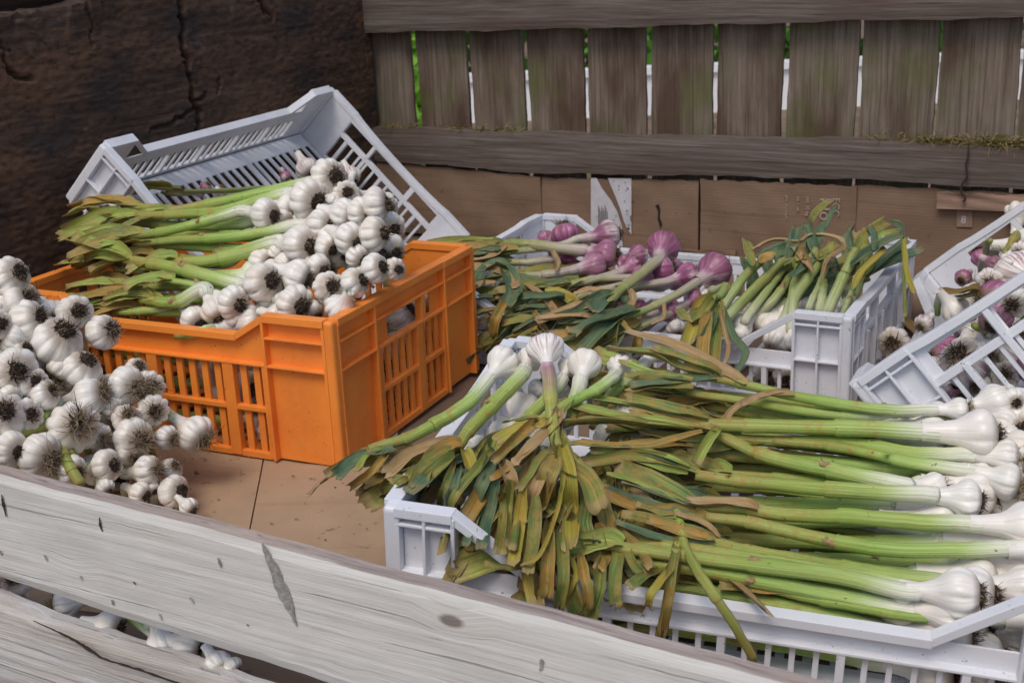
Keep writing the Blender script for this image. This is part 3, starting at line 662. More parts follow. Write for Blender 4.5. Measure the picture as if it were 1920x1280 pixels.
flat('stamp', [[(1794, 394), (1823, 395), (1823, 426), (1794, 425)]], .0112, 'cardboard_pink', k4)
text_polys('8', .017, 1801, 418, .0104, k4, 'paper_white', True)

# moss and straw on the rail, hanging root
m = MB(); m2 = MB(); r = np.random.default_rng(8)
def ledge(px): return np.interp(px, [560, 700, 1007, 1280, 1603, 1920, 2300], [232, 240, 250, 258, 263, 280, 300])
for i in range(900):
    px = r.choice([r.uniform(1620, 2050), r.uniform(1750, 2000), r.uniform(1850, 1960), r.uniform(720, 780), r.uniform(830, 980)], p=[.35, .3, .17, .06, .12])
    hgt = 16 if px > 1500 else 7
    P = backp(px, ledge(px)-r.random()**1.5*hgt, r.uniform(.000, .028))+np.r_[0, 0, .001]
    d = r.normal(size=3)*np.array([1, .6, .5]); d /= np.linalg.norm(d); l = r.uniform(.006, .024)
    (m if r.random() < .6 else m2).tube([P, P+d*l*.5+np.r_[0, 0, .002], P+d*l-np.r_[0, 0, .003*r.random()]], [.0006, .0005, .0002], 3)
for i in range(260):
    px = r.choice([r.uniform(1720, 2000), r.uniform(1850, 1960), r.uniform(730, 780), r.uniform(850, 960)], p=[.5, .4, .04, .06])
    P = backp(px, ledge(px)-r.random()*(12 if px > 1500 else 4), r.uniform(.006, .028)); s_ = r.uniform(.002, .006)
    V = P+r.normal(size=(6, 3))*s_; m.add(V, [(0, 1, 2), (1, 3, 2), (2, 3, 4), (4, 5, 0), (3, 5, 4), (1, 5, 3), (0, 5, 1), (0, 2, 4)])
tag(link('moss', m.mesh('moss', ['moss'])), 'dark moss clumps along the ledge of the lower rail', 'moss', kind='stuff')
tag(link('straw', m2.mesh('straw', ['straw'])), 'short dry straw bits scattered along the lower rail', 'straw', kind='stuff')
m = MB(); m.tube(crspline([backp(x, y, -.006) for x, y in ((1816, 272), (1815, 295), (1811, 310), (1814, 330), (1804, 346), (1802, 358), (1810, 372), (1806, 378))], 4), np.linspace(.0016, .0022, 29), 6)
tag(link('hanging_root', m.mesh('hanging_root', ['twig'])), 'thin dark root hanging over the lower rail near the right edge', 'root')

# litter on the floor cardboard
m = MB(); r = np.random.default_rng(12)
for i in range(54):
    px, py = [(r.uniform(300, 720), r.uniform(850, 1040)), (r.uniform(330, 470), r.uniform(860, 960)), (r.uniform(1600, 1760), r.uniform(560, 760))][i % 3]
    P = onz(px, py, .0026); s_ = r.uniform(.0004, .0013)*(1 if i % 9 else 2.); q = r.normal(size=(6, 3))*s_; q[:, 2] = np.abs(q[:, 2])*.7
    m.add(P+q, [(0, 1, 2), (1, 3, 2), (2, 3, 4), (4, 5, 0), (3, 5, 4), (1, 5, 3), (0, 5, 1), (0, 2, 4)])
tag(link('litter', m.mesh('litter', ['soil_crumb'])), 'soil crumbs and skin flakes scattered on the floor cardboard', 'litter', kind='stuff')

# what shows through the gaps
def far(px, py, y): return onpl(px, py, np.array([0, y, 0.]), np.array([0, 1., 0]))
a, b = far(872, 104, 9.), far(2300, 96, 9.); a2 = far(872, 208, 9.); zt, zb = far(1420, 118, 9.)[2]-.05, GZ
m = MB(); m.box((a[0], 9, GZ-.01), (b[0], 9.12, zt)); m.box((a[0]-.01, 8.97, zt+.001), (b[0], 9.15, zt+.05))
o = link('white_wall', m.mesh('white_wall', ['white_paint'])); tag(o, 'low bright white wall outside, showing through the fence gaps', 'wall')
m = MB(); r = np.random.default_rng(4)
for i in range(9000):
    P = np.array([r.uniform(-9, 12), r.uniform(9.9, 11.4), r.uniform(GZ, 1.7)]); s_ = r.uniform(.04, .10)
    V = P+r.normal(size=(4, 3))*s_; m.add(V, [(0, 1, 2), (0, 2, 3)])
tag(link('hedge', m.mesh('hedge', ['grass_green'])), 'green leafy hedge far behind the fence', 'hedge', kind='stuff')
m = MB(); c = far(777, 135, 6.)
for i in range(1500):
    P = c+r.normal(size=3)*np.array([.07, .25, .13]); P[2] = max(P[2], GZ); V = P+r.normal(size=(4, 3))*.035; m.add(V, [(0, 1, 2), (0, 2, 3)])
for i in range(12): m.tube([np.array([c[0]+r.normal()*.03, c[1], GZ-.01]), c+r.normal(size=3)*.1], [.012, .004], 5)
tag(link('shrub', m.mesh('shrub', ['shrub_green'])), 'bright green shrub outside, seen through the second gap from the left', 'shrub')
m = MB()
for i in range(2500):
    P = np.array([r.uniform(-6, 9), r.uniform(4, 8.8), GZ]); l = r.uniform(.03, .09); d = r.normal(size=2)*.02
    m.add([P+[-.004, 0, 0], P+[.004, 0, 0], P+[d[0], d[1], l]], [(0, 1, 2)])
tag(link('grass', m.mesh('grass', ['grass_green'])), 'sparse grass on the ground behind the fence', 'grass', kind='stuff')
q0, q1 = far(-400, 2, 12.), far(150, 4, 12.)
m = MB(); m.box((q0[0]-1, 12, q0[2]-.05), (q1[0], 12.05, q0[2]+.03)); 
for k in range(4): m.box((q0[0]+k*.9, 12.051, GZ-.01), (q0[0]+k*.9+.08, 12.10, q0[2]+.02))
tag(link('pale_rail', m.mesh('pale_rail', ['wood_pale'])), 'pale wooden rail outside beyond the top left corner of the dark wall', 'rail')

# ------------------------------------------------------------------ garlic: shared bulb and root meshes
def bulb_mesh(seed, mat, neck, kind):
    r = np.random.default_rng(seed); nl = r.integers(7, 12); ph = r.random()*6; nt_, nz_ = 72, 22
    prof = np.array([(-.70, .0), (-.735, .14), (-.76, .26), (-.745, .42), (-.66, .64), (-.48, .84), (-.22, .97), (.05, 1.0), (.30, .93), (.54, .76), (.76, .57), (.98, .43), (1.25, .34), (1.55, .285), (1.9, .26)])
    if kind == 1: prof = np.array([(-.66, .0), (-.70, .14), (-.73, .26), (-.72, .42), (-.62, .66), (-.42, .88), (-.15, 1.0), (.12, .98), (.38, .86), (.62, .70), (.92, .55), (1.25, .43), (1.6, .34), (2.0, .28), (2.3, .26)])
    prof[-5:, 1] *= np.linspace(1.0, neck/.26, 5)
    pr = crspline(prof, 3); m = len(pr); zs = pr[:, 0]; L = np.linspace(0, 1, m); V = []
    asym = r.normal(size=3)*.05; depthv = r.uniform(.06, .105); amps = r.uniform(.35, 1.5, nl+1)
    for i in range(m):
        t = np.arange(nt_)/nt_*2*math.pi; lobe = math.exp(-((zs[i]+.12)/.62)**2)
        k = t*nl/(2*math.pi)+ph+.06*np.sin(zs[i]*3+ph); ki = np.floor(k).astype(int) % (nl+1); fr_ = k-np.floor(k)
        bulge = (np.abs(np.sin(fr_*math.pi))**.55-.72)*amps[ki]
        R = pr[i, 1]*(1+depthv*2*lobe*bulge+lobe*(asym[0]*np.cos(t)+asym[1]*np.sin(2*t+ph)))
        R = R*(1+.008*np.sin(t*23+ph*3)*lobe)
        V.append(np.c_[R*np.cos(t), R*np.sin(t), np.full(nt_, zs[i])+.03*asym[2]*np.sin(t)*lobe])
    V = np.concatenate(V); mb = MB(); Fc = []; UV = []; vv = (zs-zs.min())/(zs.max()-zs.min())
    for i in range(m-1):
        for j in range(nt_):
            k = (j+1) % nt_; Fc.append((i*nt_+j, i*nt_+k, (i+1)*nt_+k, (i+1)*nt_+j))
            UV.append([(j/nt_, vv[i]), ((j+1)/nt_, vv[i]), ((j+1)/nt_, vv[i+1]), (j/nt_, vv[i+1])])
    mb.add(V, Fc, UV); return mb.mesh('bulb', [mat], smooth=True)
def root_mesh(seed, style):
    """style 0 short soil-caked tuft, 1 long tan hairs, 2 medium mixed"""
    r = np.random.default_rng(seed); mb = MB(); n = (190, 130, 150)[style]
    # soil plug
    nt_, k = 14, 5; V = []
    for i in range(k):
        a = i/(k-1)*math.pi*.5; rr_ = (.37, .25, .32)[style]*math.cos(a)+.001; z = -.70-(.20, .10, .15)[style]*math.sin(a)
        t = np.arange(nt_)/nt_*6.283; j = 1+r.normal(size=nt_)*.14; V.append(np.c_[rr_*j*np.cos(t), rr_*j*np.sin(t), z+r.normal(size=nt_)*.025])
    mb.add(np.concatenate(V), [(i*nt_+j, (i+1)*nt_+j, (i+1)*nt_+(j+1) % nt_, i*nt_+(j+1) % nt_) for i in range(k-1) for j in range(nt_)], mi=0)
    for i in range(n):
        a = r.random()*6.283; q = math.sqrt(r.random())*.36; P = np.array([q*math.cos(a), q*math.sin(a), -.72])
        out = np.array([math.cos(a), math.sin(a), 0])*(q/.30)*(.45, .75, .6)[style]+np.array([0, 0, -(.8, .7, .75)[style]])+r.normal(size=3)*.45
        out[2] = min(out[2], -.15)
        out /= np.linalg.norm(out); l = (r.uniform(.10, .26), r.uniform(.22, .55), r.uniform(.15, .40))[style]; cv = r.normal(size=3)*.7
        cv2 = r.normal(size=3)*.9
        pts = [P, P+out*l*.35+cv*l*.10, P+out*l*.7+cv*l*.35, P+out*l+cv*l*.6+cv2*l*.4]; w0 = (.026, .022, .023)[style]*r.uniform(.7, 1.4)
        mi = int(r.choice(3, p=((.55, .08, .37), (.1, .65, .25), (.3, .3, .4))[style]))
        mb.tube(crspline(pts, 2), np.linspace(w0, w0*.35, 7), 4, mi=mi)
    return mb.mesh('roots', ['root_dark', 'root_tan', 'root_brown'], smooth=False)
BM = {('w', k): [bulb_mesh(100+i+10*k, 'bulb_white', .30 if k == 0 else .42, k) for i in range(6)] for k in (0, 1)}
BM.update({('s', k): [bulb_mesh(140+i, 'bulb_striped', .32, k) for i in range(3)] for k in (0, 1)})
BM.update({('p', k): [bulb_mesh(160+i, 'bulb_purple', .34, k) for i in range(4)] for k in (0, 1)})
RM = [[root_mesh(200+i+10*s, s) for i in range(4)] for s in range(3)]

# ------------------------------------------------------------------ leaves and stems
def leaf_mesh(P, width, mat, fold=.5, twist=0., start=.3, nrm=None, seed=0, notch=.5, taper=.85, thick=.0005, parent_loc=(0, 0, 0)):
    r = np.random.default_rng(seed); P = crspline(P, 5); m = len(P); nc = 7
    P = P+np.cumsum(r.normal(size=(m, 3)), 0)*.00035
    T = np.gradient(P, axis=0); T /= np.linalg.norm(T, axis=1)[:, None]+1e-9
    N = np.array(nrm if nrm is not None else (0, 0, 1.)); N = N-T[0]*(N@T[0])
    if np.linalg.norm(N) < .1: N = np.array([.3, -1, 0.]); N = N-T[0]*(N@T[0])
    N /= np.linalg.norm(N); top = []; bot = []
    rip = r.random(3)*6
    nend = r.integers(2, 4); jag = r.normal(size=nc)*.5*notch
    for i in range(m):
        N = N-T[i]*(N@T[i]); N /= np.linalg.norm(N)+1e-9; B = np.cross(T[i], N); s = i/(m-1)
        ang = twist*s; Nn = N*math.cos(ang)+B*math.sin(ang); Bn = B*math.cos(ang)-N*math.sin(ang)
        wv = width*(start+(1-start)*min(1, s/.22)**.8)*(1-(1-taper)*max(0, s-.25)/.75)*.5
        fo = fold*(1.35-.65*min(1, s/.35))
        for j in range(nc):
            x = (j/(nc-1)-.5)*2
            d = np.zeros(3)
            if i == m-1: d = T[i]*width*(.30*jag[j]+.12*(j % 2))
            if i == m-2: d = T[i]*width*.10*jag[j]
            yy = abs(x)**1.3*fo*1.25*wv+wv*.16*math.sin(s*11+rip[0]+x*2)*s+.06*wv*math.sin(x*11+rip[1])
            xx = x*wv*math.cos(fo*.55)
            q = P[i]+Bn*xx+Nn*yy+d; top.append(q); bot.append(q-Nn*thick)
    V = np.array(top+bot)-np.asarray(parent_loc); n0 = m*nc; Fc = []; UV = []
    for i in range(m-1):
        for j in range(nc-1):
            a, b, c, d = i*nc+j, i*nc+j+1, (i+1)*nc+j+1, (i+1)*nc+j
            uv = [(j/(nc-1), i/(m-1)), ((j+1)/(nc-1), i/(m-1)), ((j+1)/(nc-1), (i+1)/(m-1)), (j/(nc-1), (i+1)/(m-1))]
            Fc.append((a, b, c, d)); UV.append(uv); Fc.append((a+n0, d+n0, c+n0, b+n0)); UV.append([uv[0], uv[3], uv[2], uv[1]])
    for i in range(m-1):
        for j, e in ((0, 0.), (nc-1, 1.)):
            a, b = i*nc+j, (i+1)*nc+j; Fc.append((a, b, b+n0, a+n0)); UV.append([(e, i/(m-1)), (e, (i+1)/(m-1))]*2)
    for j in range(nc-1):
        a = (m-1)*nc+j; Fc.append((a, a+1, a+1+n0, a+n0)); UV.append([(.5, 1)]*4)
    mb = MB(); mb.add(V, Fc, UV); return mb.mesh('leaf', [mat], smooth=True)
def stem_mesh(P, r0, r1, mat, nodes=(.62, .84), loc=(0, 0, 0), seed=0, n=14, rn=None):
    r = np.random.default_rng(seed); P = crspline(P, 7); m = len(P); s = np.linspace(0, 1, m)
    P = P+np.cumsum(r.normal(size=(m, 3)), 0)*.00022*(s[:, None] > .1)
    # insert rings close to the nodes so that the sheath edges read as steps
    ss = sorted(set(list(s)+[x for k in nodes for x in (k-.006, k, k+.006, k+.02)])); Q = np.array([[np.interp(x, s, P[:, a]) for a in range(3)] for x in ss]); ss = np.array(ss)
    R = r0+(r1-r0)*ss
    for k in nodes: R = R*np.where(ss < k+.001, 1+.10*np.exp(-((ss-k)/.05)**2), .93)
    if rn: k = np.clip(ss/.13, 0, 1); R = rn+(R-rn)*(k*k*(3-2*k))
    mb = MB(); mb.tube(Q-np.asarray(loc), R, n, squash=r.uniform(.82, .98)); tot = np.linalg.norm(np.diff(Q, axis=0), axis=1).sum()
    if rn: w5 = min(.8, .055/tot); mb.u = [(a, .24*b/w5 if b < w5 else .24+.76*(b-w5)/(1-w5)) for a, b in mb.u]
    return mb.mesh('stem', [mat], smooth=True)
NG = 0
def frameR(a):
    a = a/np.linalg.norm(a); x = np.array([0, 0, 1.]) if abs(a[2]) < .9 else np.array([1., 0, 0]); x = x-a*(a@x); x /= np.linalg.norm(x); return np.array([x, np.cross(a, x), a]).T
def garlic(C, R, root, way, label=None, group=None, kind='w', rs=None, shape=0, style=None, stem='stem_fresh', leaves=3, lmats=None, ldir=None, llen=(.07, .14), lw=.020, lspread=.45, droop=.25, explicit=(), nodes=(.62, .84), nrm=None, roots=True, rend=None):
    """C bulb centre, R bulb radius, root = unit vector towards the roots, way = list of world points of the stem"""
    global NG; NG += 1; r = np.random.default_rng(1000+NG)
    a = -np.asarray(root, float); a /= np.linalg.norm(a); C = np.asarray(C, float)
    o = empty('garlic', C, label or 'white garlic bulb', 'garlic', group)
    Rm = frameR(a); ang = r.random()*6.283; Rz = np.array([[math.cos(ang), -math.sin(ang), 0], [math.sin(ang), math.cos(ang), 0], [0, 0, 1]])
    if C is not None and R > 0:
        meshes = BM[kind, shape]; b = link('bulb', meshes[r.integers(len(meshes))], o)
        sc = np.diag([R*r.uniform(.95, 1.03), R*r.uniform(.95, 1.03), R*r.uniform(.93, 1.0)]); b.matrix_local = mw(Rm@Rz@sc, (0, 0, 0))
        if roots:
            st = style if style is not None else int(r.choice(3, p=(.5, .15, .35)))
            q = link('roots', RM[st][r.integers(4)], o); q.matrix_local = mw(Rm@Rz@(np.eye(3)*R), (0, 0, 0))
    rs = rs or R*.36; neck = {0: 1.15, 1: 1.35}[shape]
    pts = [C+a*R*neck, C+a*R*(neck+.9)]
    way = [np.asarray(p, float) for p in way]
    drop = False
    while len(way) > 1 and np.linalg.norm(way[0]-C) < R*2.4: way = way[1:]
    if len(way) and (way[0]-C)@a < R*(neck+1.1): drop = True; pts[1] = C+a*R*(neck+.35)+(way[0]-C)/np.linalg.norm(way[0]-C)*R*.25
    pts += way
    if not way:
        vd = (C-C0)/np.linalg.norm(C-C0); pts = [C+a*R*neck, C+a*R*(neck+.35)+vd*.006, C+a*R*(neck+.6)+vd*.022+np.r_[0, 0, -.012], C+a*R*(neck+.6)+vd*.04+np.r_[0, 0, -.03]]
    re = rend or rs*.72
    s = link('stem', stem_mesh(pts, rs, re, stem, nodes, C, NG, rn=(R*(.30 if shape == 0 else .42) if R > 0 else None)), o)
    E = pts[-1]; D = pts[-1]-pts[-2]; D /= np.linalg.norm(D)
    lm = lmats or ['leaf_green', 'leaf_green', 'leaf_rusty', 'leaf_fresh', 'leaf_teal']
    if nrm is None: nrm = np.array([0, -.25, 1.])
    nrm = np.asarray(nrm)/np.linalg.norm(nrm)
    for k in range(leaves):
        base = E-D*r.uniform(.004, .035)
        side = np.cross(nrm, D); side /= np.linalg.norm(side)
        dd = D if ldir is None else (np.asarray(ldir)/np.linalg.norm(ldir))
        sp = (k-(leaves-1)/2)/max(1, leaves-1)*2*lspread+r.normal()*.12
        d1 = dd*math.cos(sp)+side*math.sin(sp)+nrm*r.uniform(-.05, .25); d1 /= np.linalg.norm(d1); L = r.uniform(*llen)
        d0 = (D+d1*.4); d0 /= np.linalg.norm(d0)
        p = [base, base+d0*L*.25+nrm*.002*k, base+d0*L*.25+d1*L*.35, base+d0*L*.25+d1*L*.78+np.r_[0, 0, -droop*L*.3]]
        lme = leaf_mesh(p, lw*r.uniform(.75, 1.25), str(r.choice(lm)), r.uniform(.35, .85), r.normal()*.5, .55, nrm, NG*31+k, parent_loc=C, taper=r.uniform(.75, 1.05))
        link('leaf', lme, o)
    for k, (p, wd, mt) in enumerate(explicit):
        lme = leaf_mesh([np.asarray(x) for x in p], wd*1.12, mt, r.uniform(.3, 1.1), r.normal()*.4, .55, nrm, NG*57+k, parent_loc=C, taper=r.uniform(.85, 1.15), notch=r.uniform(.4, 1.2))
        link('leaf', lme, o)
    if leaves and stem == 'stem_fresh' or r.random() < .3:   # torn papery sheath at the first node
        Ps = crspline(pts, 7); i = int((len(Ps)-1)*nodes[0]); P = Ps[i]; T = Ps[min(i+1, len(Ps)-1)]-Ps[i]; T /= np.linalg.norm(T)+1e-9
        up = nrm-T*(nrm@T); up /= np.linalg.norm(up); rr_ = rs+(re-rs)*nodes[0]; a_ = r.uniform(-1, 1); u2 = up*math.cos(a_)+np.cross(T, up)*math.sin(a_)
        fl_ = leaf_mesh([P+u2*rr_*.9-T*.004, P+u2*rr_*1.08+T*.004, P+u2*rr_*1.25+T*.008], rr_*1.1, 'leaf_dry', -.9, 0, .9, u2, NG*3, notch=1.3, parent_loc=C)
        link('sheath', fl_, o)
    return o
def axis(px, py, R, dxp, dyp, face):
    s = min(.98, math.hypot(dxp, dyp)/(R*.80)); n = math.hypot(dxp, dyp) or 1
    d = ray(px, py); d = d/np.linalg.norm(d)
    v = (CR*dxp-CU*dyp)/n*s - d*face*math.sqrt(1-s*s); return v/np.linalg.norm(v)

# ------------------------------------------------------------------ heaps: where a pixel of the photo lies on each pile
def fr3(x, y, yaw): return np.array([x, y, 0.]), np.array([math.cos(yaw), math.sin(yaw), 0.]), np.array([-math.sin(yaw), math.cos(yaw), 0.])
OA, aA, bA = fr3(AX, AY, AYAW); OG, aG, bG = TG, RG@np.array([1., 0, 0]), RG@np.array([0, 1., 0]); OC, aC, bC = fr3(CX, CY, CYAW)
def DA(px, py, dz=0.): return onpl(px, py, OA+UPV*(.152+dz), UPV-.70*bA)
def DG(px, py, dz=0.):
    w_ = min(1, max(0, (1260-px)/220)); w_ = w_*w_*(3-2*w_)
    P = onpl(px, py, OG+RG@np.array([0, 0, .055+.045*w_+dz]), RG@np.array([0, -(.40-.16*w_), 1.])); v = (P-OG)@bG
    if v < .016:
        P = onpl(px, py, OG+RG@np.array([0, 0, .080+max(dz, 0)]), RG@UPV); v = (P-OG)@bG
        if v < -.030-dz*.5: P = onpl(px, py, OG-bG*(.030+dz*.5), bG)
    return P
def DC(px, py, dz=0.):
    P = onpl(px, py, OC+UPV*(.085+dz), UPV-.16*bC); v = (P-OC)@bC
    if v < -.05: P = onpl(px, py, OC-bC*(.05+dz*.3), bC)
    return P
def DD(px, py, dz=0.): return onpl(px, py, OC+UPV*(.058+dz), UPV-.28*bC)
def DL(px, py, dz=0.):
    P = onpl(px, py, np.array([-.46, 1.25, .107+dz]), np.array([.80, -.70, 1.]))
    if P[2] < .022: P = onz(px, py, .022)
    return P
def DS(px, py, dz=0.): return onz(px, py, .03+dz)
OE = TE+RE@np.array([0, 0, 0.]); nE = RE@UPV
def DE(px, py, dz=0.): return onpl(px, py, TE+nE*(.088+dz), nE)
def DF(px, py, dz=0.): return onpl(px, py, TE+RE@np.array([-.3+.034-dz, 0, 0]), RE@np.array([1., 0, 0]))
def DB(px, py, dz=0.): return onpl(px, py, TB+RB@UPV*(.035+dz), RB@UPV)
LV = {'g': 'leaf_green', 'f': 'leaf_fresh', 't': 'leaf_teal', 'r': 'leaf_rusty', 'd': 'leaf_dry', 'y': 'leaf_yellow'}
def parse(D, txt, dz0=.0, step=.0015):
    out = []
    for i, row in enumerate([x for x in txt.split(';') if x.strip()]):
        tk = row.split(); mt = LV[tk[-1]]; wd = float(tk[-2]); pts = [tuple(float(c) for c in t.split(',')) for t in tk[:-2]]
        P = [D(p[0], p[1], dz0+step*(i % 7)+(p[2] if len(p) > 2 else 0)) for p in pts]
        out.append((P, wd*depth(P[0])/F, mt))
    return out
def put(D, row, label, way=(), dz=0., wdz=0., rs=None, align=False, **kw):
    px, py, R, rx, ry, face = row; R = R*(1.08 if D is DA else 1); C = D(px, py, dz); d = depth(C); Rm = R*d/F
    a = axis(px, py, R, rx, ry, face)
    W = [D(p[0], p[1], wdz+(p[2] if len(p) > 2 else 0)) for p in way]
    if align and len(W):
        k = 0
        while k < len(W)-1 and np.linalg.norm(W[k]-C) < Rm*2.2: k += 1
        q = W[k]-C; a = -q/np.linalg.norm(q)*.85+a*.15; W = W[k:]
    return garlic(C, Rm, a, W, label=label, rs=(rs or R*.40)*d/F, **kw)

def wh(px, py, x0, x1, y0, y1, top='top', bot='front'):
    return (('left', 'middle', 'right')[int(np.clip((px-x0)/(x1-x0)*3, 0, 2))]+' '+(top, 'centre', bot)[int(np.clip((py-y0)/(y1-y0)*3, 0, 2))])
# ---- white garlic heaped in the orange crate
GA = 'white garlic heaped in the orange crate'
kwA = dict(group=GA, nrm=(0, -.3, 1), lw=.019, llen=(.05, .10), lspread=.35, droop=.5, style=0)
FA = lambda n: dict(kwA, leaves=n, lmats=['leaf_green', 'leaf_fresh', 'leaf_rusty', 'leaf_fresh'])
put(DA, (617, 334, 34, 13, -3, .8), 'topmost white garlic on the orange crate heap, its green stem running left', [(560, 347), (440, 374), (345, 392), (300, 400)], rs=14, **FA(2))
put(DA, (580, 375, 37, 17, 4, .8), 'big white bulb just below the topmost one on the orange crate heap', [(500, 392), (420, 398), (345, 404), (262, 408)], rs=16, **FA(3))
put(DA, (497, 402, 28, 18, 3, .8), 'white bulb set apart left of the orange crate heap, its stem running left', [(455, 398), (420, 405), (330, 430), (235, 442)], rs=13, dz=.012, wdz=.010, **FA(2))
put(DA, (600, 422, 28, 21, 0, .8), 'small white bulb with roots facing right, upper middle of the orange crate heap', [(540, 432), (440, 442), (330, 448), (250, 455)], rs=13, **FA(2))
put(DA, (563, 460, 34, 20, 2, .8), 'white bulb with long neck in the middle of the orange crate heap', [(517, 466), (400, 486), (310, 490)], rs=18, **FA(2))
put(DA, (493, 529, 36, 17, -2, .8), 'white bulb on the thick green stem crossing the middle of the orange crate', [(455, 519), (333, 505), (235, 488)], rs=17, dz=.010, wdz=.012, explicit=parse(DA, '245,492 205,474 160,462 136,450 34 f', .014), **FA(1))
put(DA, (437, 566, 30, 14, 6, .8), 'white bulb near the front rim, left of the front row, with a thin curved stem', [(410, 549), (365, 531), (285, 520)], rs=10, dz=.01, wdz=.008, **FA(2))
put(DA, (402, 583, 25, 8, 16, .7), 'half hidden white bulb just behind the front rim of the orange crate', [(375, 566), (330, 566), (265, 560)], rs=16, **FA(3))
put(DA, (365, 599, 26, 10, 9, .75), 'leftmost small bulb of the front row in the orange crate', [(335, 601), (285, 582), (235, 585), (180, 575)], rs=11, dz=-.016, wdz=-.014, **FA(3))
put(DA, (470, 601, 28, 30, -6, .5), 'white bulb lying lengthwise on the front rim of the orange crate', [(428, 610), (380, 620), (330, 625)], rs=14, dz=-.02, shape=1, **dict(kwA, leaves=0))
put(DA, (552, 570, 35, 15, 5, .9), 'big white bulb facing out, front right of the orange crate heap', [], dz=.006, **dict(kwA, leaves=0))
for row, lb, z in (((556, 517, 29, 28, 10, .7), 'white bulb right of the thick stemmed one, dark roots on its right side, orange crate', 0),
    ((621, 541, 30, 3, -4, 1), 'white bulb with dark round root face near the right end of the orange crate heap', 0), ((637, 578, 26, -6, 10, -.6), 'white bulb top peeking over the front right corner of the orange crate', -.004),
    ((664, 530, 28, 18, -6, .8), 'narrow white bulb with long dark roots near the right rim of the orange crate', 0), ((702, 504, 27, 16, -4, .8), 'white bulb with soil-caked roots next to the right rim of the orange crate', .004),
    ((704, 384, 29, 24, -2, .7), 'white bulb at the upper right end of the heap, bushy brown roots', .004), ((676, 397, 26, 16, 2, .8), 'white bulb second from the upper right end of the heap', 0),
    ((642, 402, 27, 20, 5, .7), 'white bulb in the upper heap between two dark rooted ones', 0), ((650, 363, 23, 2, -3, 1), 'small bulb with dark roots just right of the topmost bulb', -.012),
    ((654, 447, 29, 18, 8, .8), 'white bulb with a bulging clove in the right half of the heap', .004), ((701, 440, 30, 20, -3, .75), 'smooth white bulb with pinkish base near the right end of the heap', 0),
    ((624, 379, 17, -4, 10, .5), 'tiny white bulb wedged beneath the topmost bulb', -.01), ((611, 463, 23, 12, 6, .7), 'small bulb in the shade of the middle of the heap', -.008),
    ((616, 443, 21, 8, 10, .7), 'small white bulb under the upper middle bulb of the heap', -.006), ((596, 500, 24, 12, 8, .8), 'bulb with dark hairy roots in a hollow of the heap', -.012),
    ((740, 505, 20, 8, 0, .9), 'brownish rooted bulb in the right corner of the orange crate', -.01), ((585, 583, 22, 10, 10, .7), 'white bulb low between the two front right bulbs', -.016), ((522, 470, 20, 10, 12, .7), 'half buried bulb left of the long necked one', -.02),
    ((672, 480, 23, 10, 8, .8), 'bulb in the shade behind the narrow dark rooted bulb', -.014), ((520, 592, 22, 16, 4, .7), 'rooted bulb between the front row bulbs', -.012), ((447, 597, 22, 8, 12, .5), 'small bulb under the curved stem at the front rim', -.014)):
    put(DA, row, lb, [], dz=z, **dict(kwA, leaves=0))
# lower layers of the same heap
rr = np.random.default_rng(21)
for i in range(9):
    y0 = 392+i*24; x1 = rr.uniform(470, 560)
    put(DA, (x1, y0, 25, 15, 5, .7), 'covered white garlic whose stem lies %s in the lower orange crate heap' % ('highest', 'second highest', 'third highest', 'fourth highest', 'in the middle', 'fourth lowest', 'third lowest', 'second lowest', 'lowest')[i], [(x1-70, y0+4), (330, y0+rr.uniform(-6, 8)), (215+rr.uniform(-20, 30), y0+rr.uniform(-8, 14))], dz=-.022, wdz=-.02, rs=14, **FA(4))
for i in range(28):
    px, py = 530+(i % 8)*28+rr.uniform(-9, 9), 395+(i//8)*38+rr.uniform(-9, 9)
    px = min(px, 612+(603-py)*1.685-62)
    put(DA, (px, py, 28, rr.uniform(5, 18), rr.uniform(-5, 10), .8), 'covered white garlic squeezed under the %s of the orange crate heap' % wh(px, py, 530, 730, 395, 590), [], dz=-.032-.012*(i % 2), **dict(kwA, leaves=0))
def inA(u, v, z): return OA-aA*u+bA*v+UPV*z
for i in range(8):
    z = .028+.0155*i; v = .028+.012*(i % 3); u1 = rr.uniform(.06, .2)
    garlic(inA(u1, v, z), .021, aA*.9-bA*.3, [inA(u1+.1, v, z+rr.uniform(-.006, .006)), inA(u1+.2, v+.004, z), inA(.44, v, z)], 'white garlic seen through the front slots of the orange crate', 'garlic behind the front slots of the orange crate', rs=.0075, leaves=1, llen=(.03, .05), style=0)
for i in range(15):
    v = .06+.055*(i % 5)+rr.uniform(-.01, .01); z = .03+.045*(i//5)+rr.uniform(-.006, .006)
    garlic(inA(.042, v, z), .023, aA+rr.normal(size=3)*.25, [], 'white garlic with roots pressed against the short side slots of the orange crate', 'garlic behind the short side slots of the orange crate', leaves=0, style=0)

